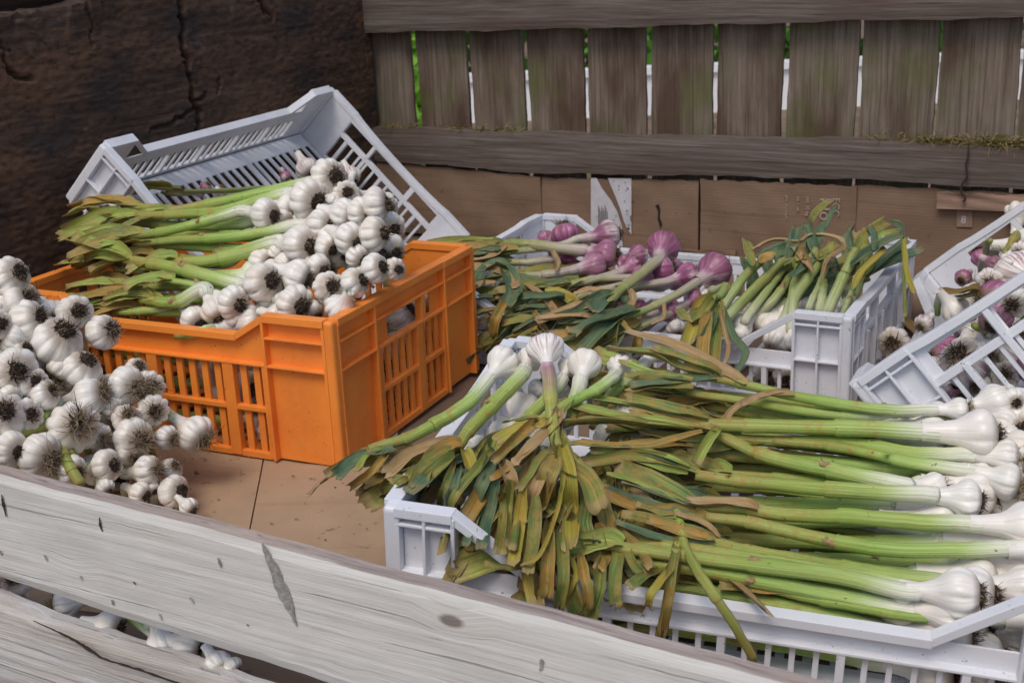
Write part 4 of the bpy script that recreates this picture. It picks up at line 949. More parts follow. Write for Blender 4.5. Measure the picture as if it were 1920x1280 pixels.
# ---- loose white garlic piled at the left
GL = 'loose white garlic piled at the left'
kwL = dict(group=GL, leaves=0)
rows = [((20, 519, 38, 18, -10, .75), 0, 'topmost white bulb at the left edge, roots pointing up right', []),
 ((33, 567, 30, 24, -14, .6), 0, 'white bulb with a pale neck just under the topmost left bulb', [(12, 598), (-20, 630)]),
 ((52, 601, 40, 27, -8, .6), 0, 'large smooth white bulb right of the left edge, dark roots on its right', []),
 ((105, 640, 49, 17, -22, .7), 0, 'largest white bulb of the left pile with a wide tuft of soil-dark roots on top', [(70, 685), (40, 715)]),
 ((139, 585, 35, 9, -2, .9), 0, 'white bulb with soil specks, highest on the right part of the left pile', []),
 ((192, 622, 34, 19, -5, .75), 2, 'dirty cracked bulb with exposed cloves next to the orange rim', []),
 ((152, 692, 38, 14, -18, .7), 0, 'soil-speckled bulb below the largest one of the left pile', []),
 ((25, 694, 42, 9, 1, .95), 0, 'round white bulb at the left edge with centred dark roots', []),
 ((62, 718, 28, 6, -4, .9), 0, 'small bulb tucked right of the round left-edge bulb', []),
 ((83, 737, 30, 18, -8, .7), 2, 'speckled bulb with tan roots in the middle of the left pile', []),
 ((8, 780, 43, 3, -10, .95), 0, 'white bulb cut by the left edge with a big black root face', []),
 ((48, 779, 32, 10, -3, .85), 0, 'bulb with wiry dark roots right of the black rooted left-edge bulb', []),
 ((168, 742, 36, 31, -8, .6), 1, 'white bulb with tan roots and a small purple clove, neck to the left', [(120, 758), (60, 800)]),
 ((238, 722, 38, 20, 4, .75), 1, 'large bulb with long tan roots right of the purple clove bulb', []),
 ((282, 722, 29, 2, 2, .95), 1, 'bulb with long whiskers near the orange slots', []),
 ((137, 800, 50, 14, -4, .9), 1, 'big white bulb with a broad whiskery root face, centre of the left pile', [(82, 800), (10, 818)]),
 ((287, 770, 31, 4, 0, .95), 2, 'pinkish bulb with brown root disc beside the orange crate', []),
 ((236, 784, 29, 6, -6, .9), 1, 'brown rooted bulb beneath the long whiskered one', []),
 ((252, 822, 39, 14, 2, .85), 1, 'pink-tinged bulb with tan roots low in the left pile', []),
 ((366, 812, 35, 18, 13, .7), 1, 'single white bulb lying apart on the cardboard in front of the orange crate', [(337, 782), (310, 766), (285, 758)]),
 ((73, 853, 42, 24, 8, .7), 1, 'white bulb low at the left with tan roots facing right', []),
 ((199, 874, 31, 17, -3, .8), 0, 'white bulb with black roots above the front board', [(165, 856), (130, 845)]),
 ((277, 882, 31, 22, -3, .75), 1, 'white bulb with pale whiskers near the tip of the left pile', [(240, 866), (215, 850)]),
 ((325, 921, 31, 17, -2, .8), 0, 'pinkish bulb at the lower right tip of the left pile', []),
 ((284, 913, 16, 6, 8, .6), 0, 'single loose clove sized bulb at the foot of the left pile', []),
 ((262, 924, 24, 14, 6, .7), 0, 'bulb half under the small loose one just above the front board', []),
 ((197, 912, 18, 6, 8, .5), 0, 'small bulb peeping over the top edge of the front board', []),
 ((353, 950, 19, 9, 8, .5), 0, 'lowest little bulb on the cardboard touching the front board', []),
 ((3, 567, 14, -8, 2, .5), 0, 'tiny bulb at the very left edge under the topmost bulb', []),
 ((23, 635, 27, -14, -4, .6), 0, 'bulb at the left edge under the smooth large bulb', []),
 ((44, 660, 24, 8, -10, .85), 0, 'dark rooted bulb left of the largest bulb', []),
 ((-6, 610, 30, 8, -4, .9), 0, 'dark roots of a bulb cut off by the left edge', []),
 ((320, 880, 22, 10, -8, .8), 2, 'small brown rooted bulb on the right slope of the left pile', []),
 ((185, 818, 26, 12, 6, .8), 1, 'bulb with tangled roots just right of the big whiskery one', []),
 ((212, 765, 22, 12, 6, .8), 2, 'small bulb in the hollow of the left pile', []),
 ((20, 745, 24, 8, 4, .8), 0, 'small dark rooted bulb between two left-edge bulbs', []),
 ((110, 690, 24, -8, 10, .3), 0, 'bulb in the shade directly below the largest bulb', []),
 ((20, 842, 34, 16, 6, .7), 0, 'bulb at the left edge just above the front board', []),
 ((135, 880, 28, 14, 4, .7), 2, 'bulb behind the cut green stalk above the front board', []),
 ((240, 850, 24, 10, 8, .7), 2, 'bulb between the pink tinged bulb and the front board', []),
 ((312, 820, 24, 14, 4, .7), 1, 'bulb beneath the brown root disc bulb on the right slope', []),
 ((255, 690, 22, 6, -4, .7), 2, 'small bulb at the orange slots behind the whiskered bulbs', [])]
for row, st, lb, way in rows: put(DL, row, lb, way, dz=-.010 if row[2] < 28 else 0, style=st, **kwL)
rr = np.random.default_rng(5)
for i in range(26):
    px, py = rr.uniform(-40, 300), rr.uniform(560, 900)
    if px > 60+(py-560)*.75: px = rr.uniform(-30, 120)
    put(DL, (px, py, 30, rr.uniform(0, 20), rr.uniform(-12, 12), .8), 'covered white garlic deep inside the %s of the left pile' % wh(px, py, -40, 300, 560, 900, 'top', 'foot'), [], dz=-.048-.03*(i % 2), style=i % 3, **kwL)
for i in range(40):
    px, py = rr.uniform(-40, 290), rr.uniform(560, 910)
    if px > 60+(py-560)*.72: px = rr.uniform(-30, 110)
    put(DL, (px, py, 30, rr.uniform(0, 20), rr.uniform(-12, 12), .8), 'covered white garlic deep inside the base of the left pile', [], dz=-.10-.035*(i % 3), style=i % 3, **kwL)
# stalks in the left pile
def stalk(D, pts, rpx, label, mat='stem_fresh', dz=0., group=None, leaves=''):
    P = [D(p[0], p[1], dz+(p[2] if len(p) > 2 else 0)) for p in pts]; C = P[0]; s = depth(C)/F
    me = stem_mesh(P, rpx*s, rpx*s*.9, mat, (.7,), C, abs(int(pts[0][0])))
    ul = me.uv_layers[0].data; uv = np.empty(len(ul)*2); ul.foreach_get('uv', uv); uv[1::2] = .45+.55*uv[1::2]; ul.foreach_set('uv', uv); o = link('garlic_stalk', me, None, C); tag(o, label, 'garlic stalk', group)
    for k, (p, wd, mt) in enumerate(parse(D, leaves, dz)): link('leaf', leaf_mesh(p, wd, mt, .5, .1, .6, None, k+abs(int(pts[0][0])), parent_loc=C), o)
    return o
stalk(DL, [(112, 838, -.02), (128, 868), (152, 908, .004)], 12, 'cut green stalk sticking out of the left pile above the front board', dz=.012)
stalk(DL, [(-30, 830, -.01), (60, 805, -.01), (110, 790, -.02)], 15, 'thick green stalk under the big whiskery bulb of the left pile')
stalk(DL, [(-20, 640), (20, 605), (60, 590, -.02)], 7, 'thin bright green stalk at the left edge of the pile', dz=-.012)
# garlic seen through the gap between the front boards
GB = 'garlic seen through the gap between the front boards'
for row, lb, way in (((123, 1131, 30, -20, 4, .3), 'leftmost bulb visible in the gap between the two front boards', [(160, 1128), (230, 1150), (300, 1180)]), ((205, 1172, 32, 22, 4, .6), 'white bulb with brown roots in the gap between the front boards', []),
    ((300, 1205, 27, 6, 18, -.4), 'bulb on a pale upright neck in the gap between the front boards', [(272, 1178), (255, 1150)]), ((353, 1208, 33, 26, 6, .5), 'right bulb in the gap with a brown root disc', [(310, 1190), (250, 1165), (200, 1140)]),
    ((408, 1242, 25, 8, 10, .5), 'bulb low in the gap beside the brown root disc bulb', []), ((436, 1248, 18, 8, 8, .6), 'rightmost little bulb in the gap between the front boards', []), ((30, 1096, 26, -6, -8, .8), 'dark rooted bulb at the left end of the gap between the front boards', [])):
    put(DS, row, lb, way, group=GB, leaves=0, rs=9)

# ---- foreground white crate: long green stems
GG = 'long stemmed garlic in the foreground crate'
kwG = dict(align=True, group=GG, leaves=0, shape=1, nrm=(0, -.35, 1), roots=True, nodes=(.55, .8))
kwG0 = dict(kwG, shape=0)
put(DG, (1835, 813, 45, 26, 0, .3), 'largest bulb of the foreground crate on a thick stem running left', [(1760, 803), (1600, 801), (1420, 797), (1310, 795)], rs=22, dz=.012, wdz=.014,
    explicit=parse(DG, '1318,803 1186,762 1080,744 28 f; 1300,806 1159,787 1069,769 26 f; 1212,800 1132,792 1056,803 26 g; 1318,811 1212,835 1106,832 1066,830 18 r; 1330,790 1240,768 1172,752 26 g', .014), **kwG)
put(DG, (1886, 856, 34, 20, 4, .4), 'plump bulb with pink streak right of the largest one in the foreground crate', [(1823, 868), (1710, 846), (1600, 826), (1490, 822), (1380, 815)], rs=17, dz=.004, explicit=parse(DG, '1390,815 1320,800 1230,780 22 f; 1380,818 1300,822 1200,812 18 g'), **kwG)
put(DG, (1888, 902, 34, 14, 12, .5), 'bulb with loose outer skin and splayed tan roots, right side of the foreground crate', [(1823, 895), (1700, 865), (1580, 840), (1450, 826)], rs=15, dz=.002, style=1, explicit=parse(DG, '1460,826 1370,836 1290,842 20 g', -.004), **kwG)
put(DG, (1750, 913, 29, 20, 4, .2), 'bulb half hidden behind the heart shaped one, middle right of the foreground crate', [(1690, 910), (1580, 885), (1447, 853), (1343, 805)], rs=20, dz=-.004, wdz=.006, explicit=parse(DG, '1350,806 1332,825 1308,870 18 f; 1343,806 1270,790 1180,776 22 r', .016), **kwG)
put(DG, (1812, 935, 36, 28, 8, .2), 'heart shaped white bulb on a straight green stem, middle of the foreground crate', [(1740, 930), (1580, 917), (1397, 900), (1300, 890)], rs=19, dz=.014, wdz=.014,
    explicit=parse(DG, '1310,890 1250,868 1186,859 1085,872 24 g; 1290,888 1250,878 1186,856 1106,838 18 f; 1270,870 1200,850 1090,834 14 t; 1292,876 1230,852 1186,843 12 f', .014), **kwG)
put(DG, (1915, 986, 42, 30, 2, .2), 'white bulb cut by the right edge on the fourth long stem of the foreground crate', [(1840, 984), (1700, 976), (1613, 970), (1480, 966), (1380, 951), (1300, 948)], rs=19, dz=.012, wdz=.014,
    explicit=parse(DG, '1310,950 1226,902 1154,872 30 g; 1300,952 1199,907 1140,888 13 f; 1300,950 1230,925 1165,905 14 t; 1420,958 1370,948 1290,948 26 d', .014), **kwG)
put(DG, (1985, 1030, 42, 30, 2, .2), 'bulb just outside the right edge whose stem crosses the foreground crate', [(1900, 1034), (1680, 1034), (1530, 1013), (1397, 985), (1320, 975)], rs=18, dz=.012, wdz=.014,
    explicit=parse(DG, '1330,976 1292,960 1212,955 1130,925 24 r; 1310,970 1212,939 1170,925 1130,910 16 t; 1325,980 1250,968 1190,952 20 g', .012), **kwG)
put(DG, (1912, 1105, 44, 32, 4, .2), 'large white bulb low at the right edge of the foreground crate', [(1850, 1094), (1700, 1080), (1613, 1067), (1487, 1045), (1380, 1024), (1330, 1008)], rs=20, dz=.010, wdz=.016,
    explicit=parse(DG, '1345,1018 1256,985 1162,966 28 g; 1344,1022 1250,1012 1156,982 16 t; 1350,1010 1319,984 1266,968 12 d; 1340,1012 1290,1000 1215,975 22 r', .016), **kwG)
put(DG, (1972, 1165, 38, 28, 2, .2), 'bulb outside the frame whose stem lies lowest along the front rim of the foreground crate', [(1890, 1161), (1713, 1154), (1580, 1134), (1447, 1105), (1330, 1067), (1290, 1058)], rs=16, dz=.004, wdz=.010,
    explicit=parse(DG, '1350,1075 1310,1060 1250,1045 24 g; 1480,1110 1420,1104 1345,1098 22 r; 1300,1060 1240,1060 1180,1040 20 t', .008), **kwG)
put(DG, (1797, 767, 24, 14, -2, .4), 'small bulb behind the largest one at the back right of the foreground crate', [(1765, 772), (1640, 765), (1500, 742), (1385, 716), (1325, 706)], rs=14, dz=.010, wdz=.014,
    explicit=parse(DG, '1340,713 1265,705 1212,700 1159,681 14 f; 1330,705 1279,697 1226,670 1135,658 24 g; 1345,712 1265,718 1186,727 18 t; 1400,720 1340,684 1265,645 1172,620 26 d; 1300,712 1212,702 1170,708 20 g; 1350,706 1290,680 1225,660 20 g', .014), **kwG)
put(DG, (1700, 772, 12, 8, 0, .4), 'thin purple brown shaded stem at the back of the foreground crate', [(1670, 771), (1613, 777), (1497, 764), (1390, 744), (1290, 728)], rs=13, dz=-.004, wdz=.004, explicit=parse(DG, '1480,735 1420,745 1370,765 1345,790 14 d; 1300,728 1230,722 1180,735 22 g; 1490,740 1440,735 1390,755 12 d', .016), roots=False, **{k: v for k, v in kwG.items() if k != 'roots'})
for row, lb, st, way, z in (((1865, 753, 36, 20, 8, .6), 'smooth bulb behind the largest one, against the back rim of the foreground crate', 0, [(1800, 770), (1740, 790)], -.004), ((1902, 746, 22, 4, 8, .9), 'small scruffy bulb with black roots at the back right rim of the foreground crate', 0, [], .004),
    ((1881, 797, 31, 20, 6, .6), 'bulb right behind the roots of the largest one', 0, [], -.010), ((1892, 824, 30, 12, 8, .6), 'bulb below the smooth back rim bulb, right edge of the foreground crate', 2, [], -.012), ((1925, 800, 28, -8, 2, .95), 'dark rooted bulb at the right edge behind the plump ones', 0, [], -.004),
    ((1925, 868, 32, -6, 4, .9), 'bulb at the right edge with whiskery roots', 1, [], 0), ((1853, 1015, 22, 16, 4, .3), 'small bulb in the second layer between two long stems', 2, [(1800, 1014), (1650, 1002), (1500, 975)], -.022), ((1745, 958, 20, 12, 4, .4), 'bulb tip showing under the heart shaped bulb', 2, [(1700, 954), (1560, 935), (1420, 918)], -.020),
    ((1900, 1200, 28, 10, 14, -.5), 'bulb seen under the sloping rim shoulder at the lower right', 0, [(1860, 1190), (1700, 1170)], -.030), ((1940, 940, 30, -4, 0, .9), 'bulb at the right edge between the heart shaped bulb and the lower ones', 1, [], -.008)):
    put(DG, row, lb, way, dz=z, wdz=z, style=st, rs=row[2]*.45, **kwG0)
# second and third layers of stems
rr = np.random.default_rng(31)
for i in range(34):
    y0 = 785+i*11.3; x1 = rr.uniform(1740, 1960); x2 = rr.uniform(1240, 1330); zz = (-.016, -.030, -.044)[i % 3]
    y2 = y0-rr.uniform(0, 70)
    garlic(DG(x1, y0, zz), .022, axis(x1, y0, 40, 30, 4, .3), [DG(x1+(x2-x1)*t, y0+(y2-y0)*t**1.3, zz+rr.normal()*.002) for t in (.25, .6, 1)], 'covered garlic under the %s of the long stems in the foreground crate' % wh(x1, y0, 1740, 1960, 785, 1170, 'back', 'front'), 'covered garlic in the foreground crate', rs=.0088, shape=1, leaves=4, llen=(.05, .10), ldir=(DG(x2-100, y2-20)-DG(x2, y2)), lw=.018, nrm=(0, -.3, 1), droop=.3)
def inG(u, v, z): return TG+RG@np.array([-u, v, z])
for i in range(9):
    z = .022+.009*i; v = .022+.016*(i % 2); u1 = rr.uniform(.06, .16)
    garlic(inG(u1, v, z), .021, aG+rr.normal(size=3)*.1, [inG(u1+.1, v, z), inG(u1+.22, v+.003, z+rr.uniform(-.006, .004)), inG(rr.uniform(.36, .44), v, z-.002)], 'garlic stem seen through the front slots of the foreground crate', 'stems behind the front slots of the foreground crate', rs=.0085, leaves=3, llen=(.04, .09), lw=.018, droop=.4)
# garlic lying across the left part of the foreground crate, leaves hanging over its front
GH = 'garlic laid across the left end of the foreground crate'
kwH = dict(align=True, group=GH, leaves=0, nrm=(0, -.35, 1), nodes=(.62, .82))
put(DG, (943, 679, 33, 14, -20, -.6), 'leftmost bulb of the foreground crate, its stem reaching out over the cardboard', [(930, 700), (873, 757), (813, 795), (757, 822), (690, 845)], rs=15, dz=.010, wdz=.014, explicit=parse(DG, '700,842 680,850 648,868 608,891 17 r; 640,880 604,905 576,930 16 d; 690,848 655,868 624,896 22 t; 733,840 700,880 655,910 15 r; 720,842 690,856 672,880 14 f; 740,840 715,850 690,856 20 t', .012), **kwH)
put(DG, (993, 673, 25, 8, -16, -.6), 'partly hidden bulb left of the purple flushed one, foreground crate', [(975, 705), (923, 760), (878, 806), (855, 838)], rs=16, dz=0, wdz=.012, explicit=parse(DG, '865,833 820,836 762,859 722,894 26 d; 868,845 833,856 801,888 34 r; 870,846 880,866 886,884 24 y; 850,848 800,880 786,915 32 g; 855,860 815,895 796,930 28 g; 852,872 836,915 828,950 14 g; 862,880 850,915 846,948 15 t; 790,880 772,902 740,905 26 g; 768,902 745,912 714,924 16 g; 775,905 760,928 746,952 18 y', .012), **kwH)
put(DG, (1022, 654, 33, 0, -26, -.45), 'purple flushed bulb with white roots standing highest on the foreground crate', [(1030, 700), (1035, 745), (1040, 800), (1048, 835)], rs=15, dz=.022, wdz=.026, kind='s', style=1, stem='stem_flush', explicit=parse(DG, '1050,790 1046,840 1027,872 1006,914 982,957 22 d; 1048,826 1054,848 1070,885 1098,906 1120,962 34 g; 1055,840 1067,900 1075,960 1072,1034 30 y; 1050,850 1062,898 1048,973 1019,1047 985,1066 8 y; 1040,850 1019,851 998,880 977,917 15 g; 1036,845 1035,877 1040,906 1040,940 15 r; 1042,860 1030,893 1014,946 1000,976 36 r; 1060,845 1090,870 1112,900 18 g', .020), **kwH)
put(DG, (1097, 684, 32, 4, -20, -.6), 'round white bulb right of the purple flushed one, stem pointing at the viewer', [(1085, 725), (1078, 755), (1070, 790)], rs=16, dz=.008, wdz=.010, explicit=parse(DG, '1069,748 1050,770 1026,787 986,787 941,795 28 g; 1050,769 1040,800 1000,838 970,874 24 d; 1030,790 1016,800 973,806 940,826 24 y; 1000,800 989,805 952,838 920,866 20 r', .024), **kwH)
put(DG, (1066, 688, 20, 10, -14, -.5), 'bulb hidden behind the purple flushed one with a green stem below it', [(1035, 735), (995, 775), (950, 815), (928, 850)], rs=14, dz=-.002, wdz=.002, explicit=parse(DG, '930,845 921,867 902,909 878,957 854,996 24 t; 925,850 913,869 868,928 852,978 844,1033 20 g; 940,870 958,905 955,957 26 d; 1000,850 982,869 950,885 921,904 16 r; 930,935 910,954 886,964 15 t; 915,930 894,968 876,1017 18 t; 960,900 966,960 958,1033 22 g; 935,930 945,960 953,990 26 r; 888,885 866,935 850,1000 22 g; 910,890 896,950 882,1012 24 r; 932,895 916,965 902,1030 22 t; 958,900 948,970 936,1042 24 g; 985,915 975,985 965,1052 24 y; 1004,930 1002,1005 992,1072 24 g; 870,880 852,925 838,975 20 t; 1030,980 1026,1050 1020,1120 24 r; 1050,1000 1058,1070 1050,1140 22 g', .016), **kwH)
put(DG, (1163, 686, 23, 8, -12, -.4), 'small bulb under the crossing green stalk near the back rim of the foreground crate', [(1150, 712), (1120, 736), (1060, 765), (1010, 800)], rs=14, dz=.002, wdz=.020, explicit=parse(DG, '1085,890 1099,941 1093,983 1109,1052 24 g; 1110,900 1125,946 1136,983 1149,1024 30 r; 1140,960 1160,1026 1152,1092 1157,1137 22 g; 1120,980 1136,1026 1136,1045 1125,1070 24 r; 1075,950 1046,994 1019,1015 988,1048 28 g; 1070,1040 1078,1079 1062,1114 1046,1137 10 y; 1085,1040 1093,1079 1096,1119 1088,1140 20 r; 1010,1040 1012,1070 1014,1085 1016,1108 44 d; 1130,1050 1125,1092 1117,1132 1112,1161 22 g; 1060,1080 1070,1115 1085,1157 30 g; 1010,1040 971,1063 939,1061 908,1056 12 g; 1005,1045 1014,1060 1024,1079 1038,1100 9 y', .004), **kwH)
put(DG, (1231, 654, 29, 6, -16, -.3), 'bulb at the back rim of the foreground crate beneath the long dry leaf', [(1200, 690), (1160, 730), (1120, 770)], rs=13, dz=-.004, wdz=-.004, explicit=parse(DG, '1150,960 1172,1016 1194,1063 1212,1080 15 g; 1150,980 1172,1007 1203,1035 1222,1069 16 r; 1310,1050 1260,1048 1222,1046 18 t; 1270,1060 1244,1069 1209,1082 1184,1098 20 g; 1262,1060 1250,1076 1225,1110 1219,1134 16 y; 1280,980 1272,1019 1259,1079 1238,1191 15 g; 1275,1020 1269,1063 1259,1125 1250,1198 15 r; 1290,1010 1303,1022 1366,1079 1441,1152 20 d', .012), **kwH)
for row, lb, way in (((1182, 735, 26, 10, -6, -.3), 'shaded white bulb below the crossing stalk in the foreground crate', [(1150, 760), (1110, 800)]), ((1053, 730, 20, 10, -8, -.3), 'small shaded bulb between two stems in the foreground crate', []), ((1215, 745, 26, 10, 8, .2), 'shaded bulb right of the crossing stalk, low in the foreground crate', []),
    ((1010, 730, 22, 8, -10, .2), 'shaded bulb behind the leftmost stems of the foreground crate', []), ((1130, 745, 22, 8, 6, -.4), 'shaded bulb under the round white one in the foreground crate', []), ((960, 740, 22, -4, -10, .2), 'shaded bulb inside the left end of the foreground crate', [])):
    put(DG, row, lb, way, dz=-.032, wdz=-.03, **kwH)
stalk(DG, [(1262, 930, -.01), (1275, 985, .004), (1287, 1030, .012), (1322, 1092, .012), (1368, 1162, .012), (1414, 1240)], 9.5, 'single cut green stalk hanging down over the front rim of the foreground crate', 'stem_fresh', dz=.012)
# many more hanging leaves, belonging to half hidden plants
rr = np.random.default_rng(77)
for i in range(22):
    ex, ey = rr.uniform(885, 1240), rr.uniform(840, 950)
    bx_, by = ex+rr.uniform(-20, 90), ey-rr.uniform(60, 130); out = i >= 17
    if out: ex, ey = (735, 762, 790, 815, 840)[i-17], (862, 878, 866, 884, 874)[i-17]; bx_, by = ex+110, ey-15
    E_ = DG(ex, ey, -.002 if out else -.012); B_ = DG(bx_, by, -.03)
    dn_ = DG(ex+rr.uniform(-70, 40), ey+120, -.01)-E_ if not out else DG(ex-90, ey+24, .0)-E_
    garlic(B_, .018, -(E_-B_), [B_+(E_-B_)*.6, E_], 'garlic buried under the %s of the hanging leaves of the foreground crate' % wh(ex, ey, 735, 1240, 840, 950, 'back', 'front'), 'buried garlic under the hanging leaves', rs=.0065, leaves=3 if out else 7, ldir=dn_, llen=(.04, .07) if out else (.06, .13), lw=.018, lspread=.3 if out else .55, droop=.3 if out else .5, nrm=(-.1, -.9, .4), lmats=['leaf_green', 'leaf_green', 'leaf_rusty', 'leaf_teal', 'leaf_yellow', 'leaf_rusty', 'leaf_dry'], roots=False)

# ---- back crate: purple garlic at the left, green stems at the right
GP = 'purple garlic in the back crate'
kwP = dict(align=True, group=GP, kind='p', stem='stem_mauve', nrm=(0, -.3, 1), lmats=['leaf_teal', 'leaf_green', 'leaf_teal', 'leaf_dry', 'leaf_rusty'], lw=.022, nodes=(.66, .86))
put(DC, (1059, 440, 27, -4, -20, -.5), 'purple bulb against the raised back left corner of the back crate', [], leaves=0, dz=.006, **kwP)
put(DC, (1022, 448, 17, -4, -8, -.7), 'small deep purple bulb leftmost against the back rim', [], leaves=0, **kwP)
put(DC, (1140, 441, 28, 20, 8, -.4), 'purple and white bulb right of the raised back corner, stem running left', [(1115, 448), (1052, 461), (1000, 468), (930, 476)], rs=10, leaves=3, ldir=(-1, .2, 0), dz=.012, wdz=.010, explicit=(), **kwP)
put(DC, (1138, 475, 27, 20, 4, -.3), 'striped purple bulb just below the upper one, on a thick pale stem', [(1105, 476), (1045, 466), (975, 458), (945, 458)], rs=13, leaves=0, dz=.008, wdz=.014, explicit=parse(DC, '950,458 915,457 870,455 800,462 24 f; 945,460 905,465 840,468 20 g; 937,452 895,449 865,452 8 y; 962,450 940,468 915,488 868,496 18 d; 940,470 890,478 850,486 20 t', .010), **kwP)
put(DC, (1114, 498, 27, 18, -4, -.3), 'purple bulb lowest of the left trio, pale stem running left', [(1085, 509), (1043, 512), (1000, 516), (958, 518)], rs=11, leaves=2, ldir=(-1, -.2, -.1), wdz=.008, explicit=parse(DC, '945,508 956,526 963,552 948,576 28 t; 948,572 934,595 929,627 20 r; 960,505 967,522 968,540 14 d; 955,505 929,500 906,517 903,538 24 t; 930,530 894,536 868,540 14 d; 1036,470 1043,488 1040,504 12 d', .014), **kwP)
put(DC, (1243, 462, 31, 4, -18, -.55), 'deep purple bulb standing highest in the middle of the back crate', [(1232, 485), (1188, 525), (1158, 548), (1140, 570)], rs=12, leaves=2, ldir=(-1, -.7, -.1), dz=.014, wdz=.018, explicit=parse(DC, '1160,555 1110,546 1078,554 16 d; 1150,560 1120,572 1080,600 1049,610 26 t; 1145,575 1110,590 1075,625 1056,640 18 t; 1178,545 1186,560 1175,580 12 d', .012), **kwP)
put(DC, (1340, 506, 33, 12, -10, -.7), 'large purple bulb at the right end of the purple group', [(1318, 522), (1260, 558), (1207, 584), (1158, 598)], rs=10, leaves=3, ldir=(-1, -.9, -.1), dz=.012, wdz=.014, explicit=parse(DC, '1230,561 1244,571 1242,597 1222,609 7 d; 1150,594 1162,600 1180,620 12 r; 1157,596 1150,630 1152,657 20 g; 1146,600 1112,646 1096,656 15 t; 1140,604 1090,608 1052,608 14 t; 1190,620 1192,640 1190,657 20 r', .016), **kwP)
for row, lb, way, n in (((1172, 492, 17, 4, -8, -.6), 'small purple bulb between the left trio and the standing one', [], 0), ((1242, 507, 28, 8, -12, -.5), 'dark purple bulb under the standing one', [(1205, 522), (1106, 522, .0), (1052, 540)], 3), ((1205, 520, 24, 6, -10, -.4), 'whitish purple bulb left of the dark one in the middle of the back crate', [(1157, 532), (1100, 550), (1050, 580)], 3),
    ((1290, 515, 24, 8, -10, -.5), 'purple bulb just left of the large right one', [(1270, 527), (1190, 538), (1130, 560), (1080, 590)], 4), ((1252, 584, 19, 8, -4, -.3), 'purple bulb low under the pale stems', [(1225, 600), (1180, 610), (1140, 625)], 3), ((1065, 478, 20, 10, -8, -.4), 'purple bulb in the shade behind the left trio', [(1040, 488), (990, 492), (940, 490)], 3),
    ((1185, 500, 20, 8, -8, -.4), 'purple bulb sunk behind the lowest stem of the left trio', [(1150, 512), (1090, 530), (1030, 540)], 4), ((1300, 560, 20, 10, -8, -.4), 'purple bulb sunk under the large right one', [(1270, 580), (1215, 605), (1170, 625)], 4)):
    put(DC, row, lb, way, leaves=n, dz=-.006, wdz=-.004, rs=9, ldir=(-1, -.6, -.15), **kwP)
lt = '990,557 966,586 937,620 905,655 20 g; 1040,580 1001,576 968,583 18 t; 1040,583 1001,603 966,624 14 t; 1020,552 1058,559 1083,581 1100,640 20 y; 985,538 1023,564 1042,591 14 d; 1000,586 1012,605 1025,624 12 r; 925,560 894,560 875,555 16 t; 935,584 906,583 875,598 12 r; 990,628 929,646 901,658 14 g; 1010,618 985,634 958,652 22 y; 1080,640 1040,650 1000,660 18 g; 1120,620 1080,650 1060,670 18 t; 1160,640 1150,660 1120,672 20 g; 1060,560 1010,560 960,556 20 t; 1100,575 1060,590 1020,600 22 t; 1020,600 980,600 940,606 18 g; 980,540 930,548 885,546 18 g; 1090,600 1050,622 1010,640 18 g'
cC = DC(1110, 590, -.02)
garlic(cC, .019, (.6, .8, 0), [DC(1080, 575, -.012), DC(1040, 570, -.01)], 'purple garlic under the tangle of blue-green leaves in the back crate', GP, kind='p', stem='stem_mauve', leaves=0, rs=.007, explicit=parse(DC, lt, .004))
rr = np.random.default_rng(42)
for i in range(12):
    ex, ey = rr.uniform(930, 1230), rr.uniform(500, 620); B_ = DC(ex+rr.uniform(50, 110), ey-rr.uniform(5, 40), -.045); E_ = DC(ex, ey, -.03)
    garlic(B_, .018, B_-E_+RNG.normal(size=3)*.02, [B_+(E_-B_)*.6, E_], 'purple garlic buried under the %s of the blue-green leaves in the back crate' % wh(ex, ey, 930, 1230, 500, 620, 'back', 'front'), 'buried purple garlic in the back crate', kind='p', stem='stem_mauve', rs=.007, leaves=6, ldir=DC(ex-90, ey+45, -.03)-E_, llen=(.06, .12), lw=.018, lspread=.7, droop=.35, lmats=['leaf_teal', 'leaf_teal', 'leaf_green', 'leaf_teal', 'leaf_green', 'leaf_rusty'], roots=False)
GD = 'white garlic with upright stems in the back crate'
kwD = dict(align=True, group=GD, stem='stem_dusky', nrm=(-.3, -.7, .6), lmats=['leaf_teal', 'leaf_green', 'leaf_teal', 'leaf_green'], lw=.020, llen=(.05, .10), lspread=.5, droop=.1, nodes=(.68, .88))
T_ = lambda *p: [(x, y, z) for x, y, z in p]
put(DD, (1325, 560, 20, -6, 14, -.4), 'stem bundle member farthest left, bent down over the rim with hanging yellow leaves', [(1340, 545, .03), (1358, 538, .045), (1350, 552, .045), (1336, 562, .04)], rs=10, leaves=0, explicit=parse(DD, '1340,556 1310,575 1298,614 1287,648 22 y; 1346,560 1350,602 1340,685 24 g; 1350,565 1374,626 1400,663 1380,705 14 t; 1340,560 1322,591 1300,606 22 g; 1350,580 1362,630 1366,654 1356,693 8 d; 1345,590 1320,634 1295,657 16 t; 1330,590 1322,630 1316,674 24 r; 1320,580 1289,598 1272,581 18 g', .035), **kwD)
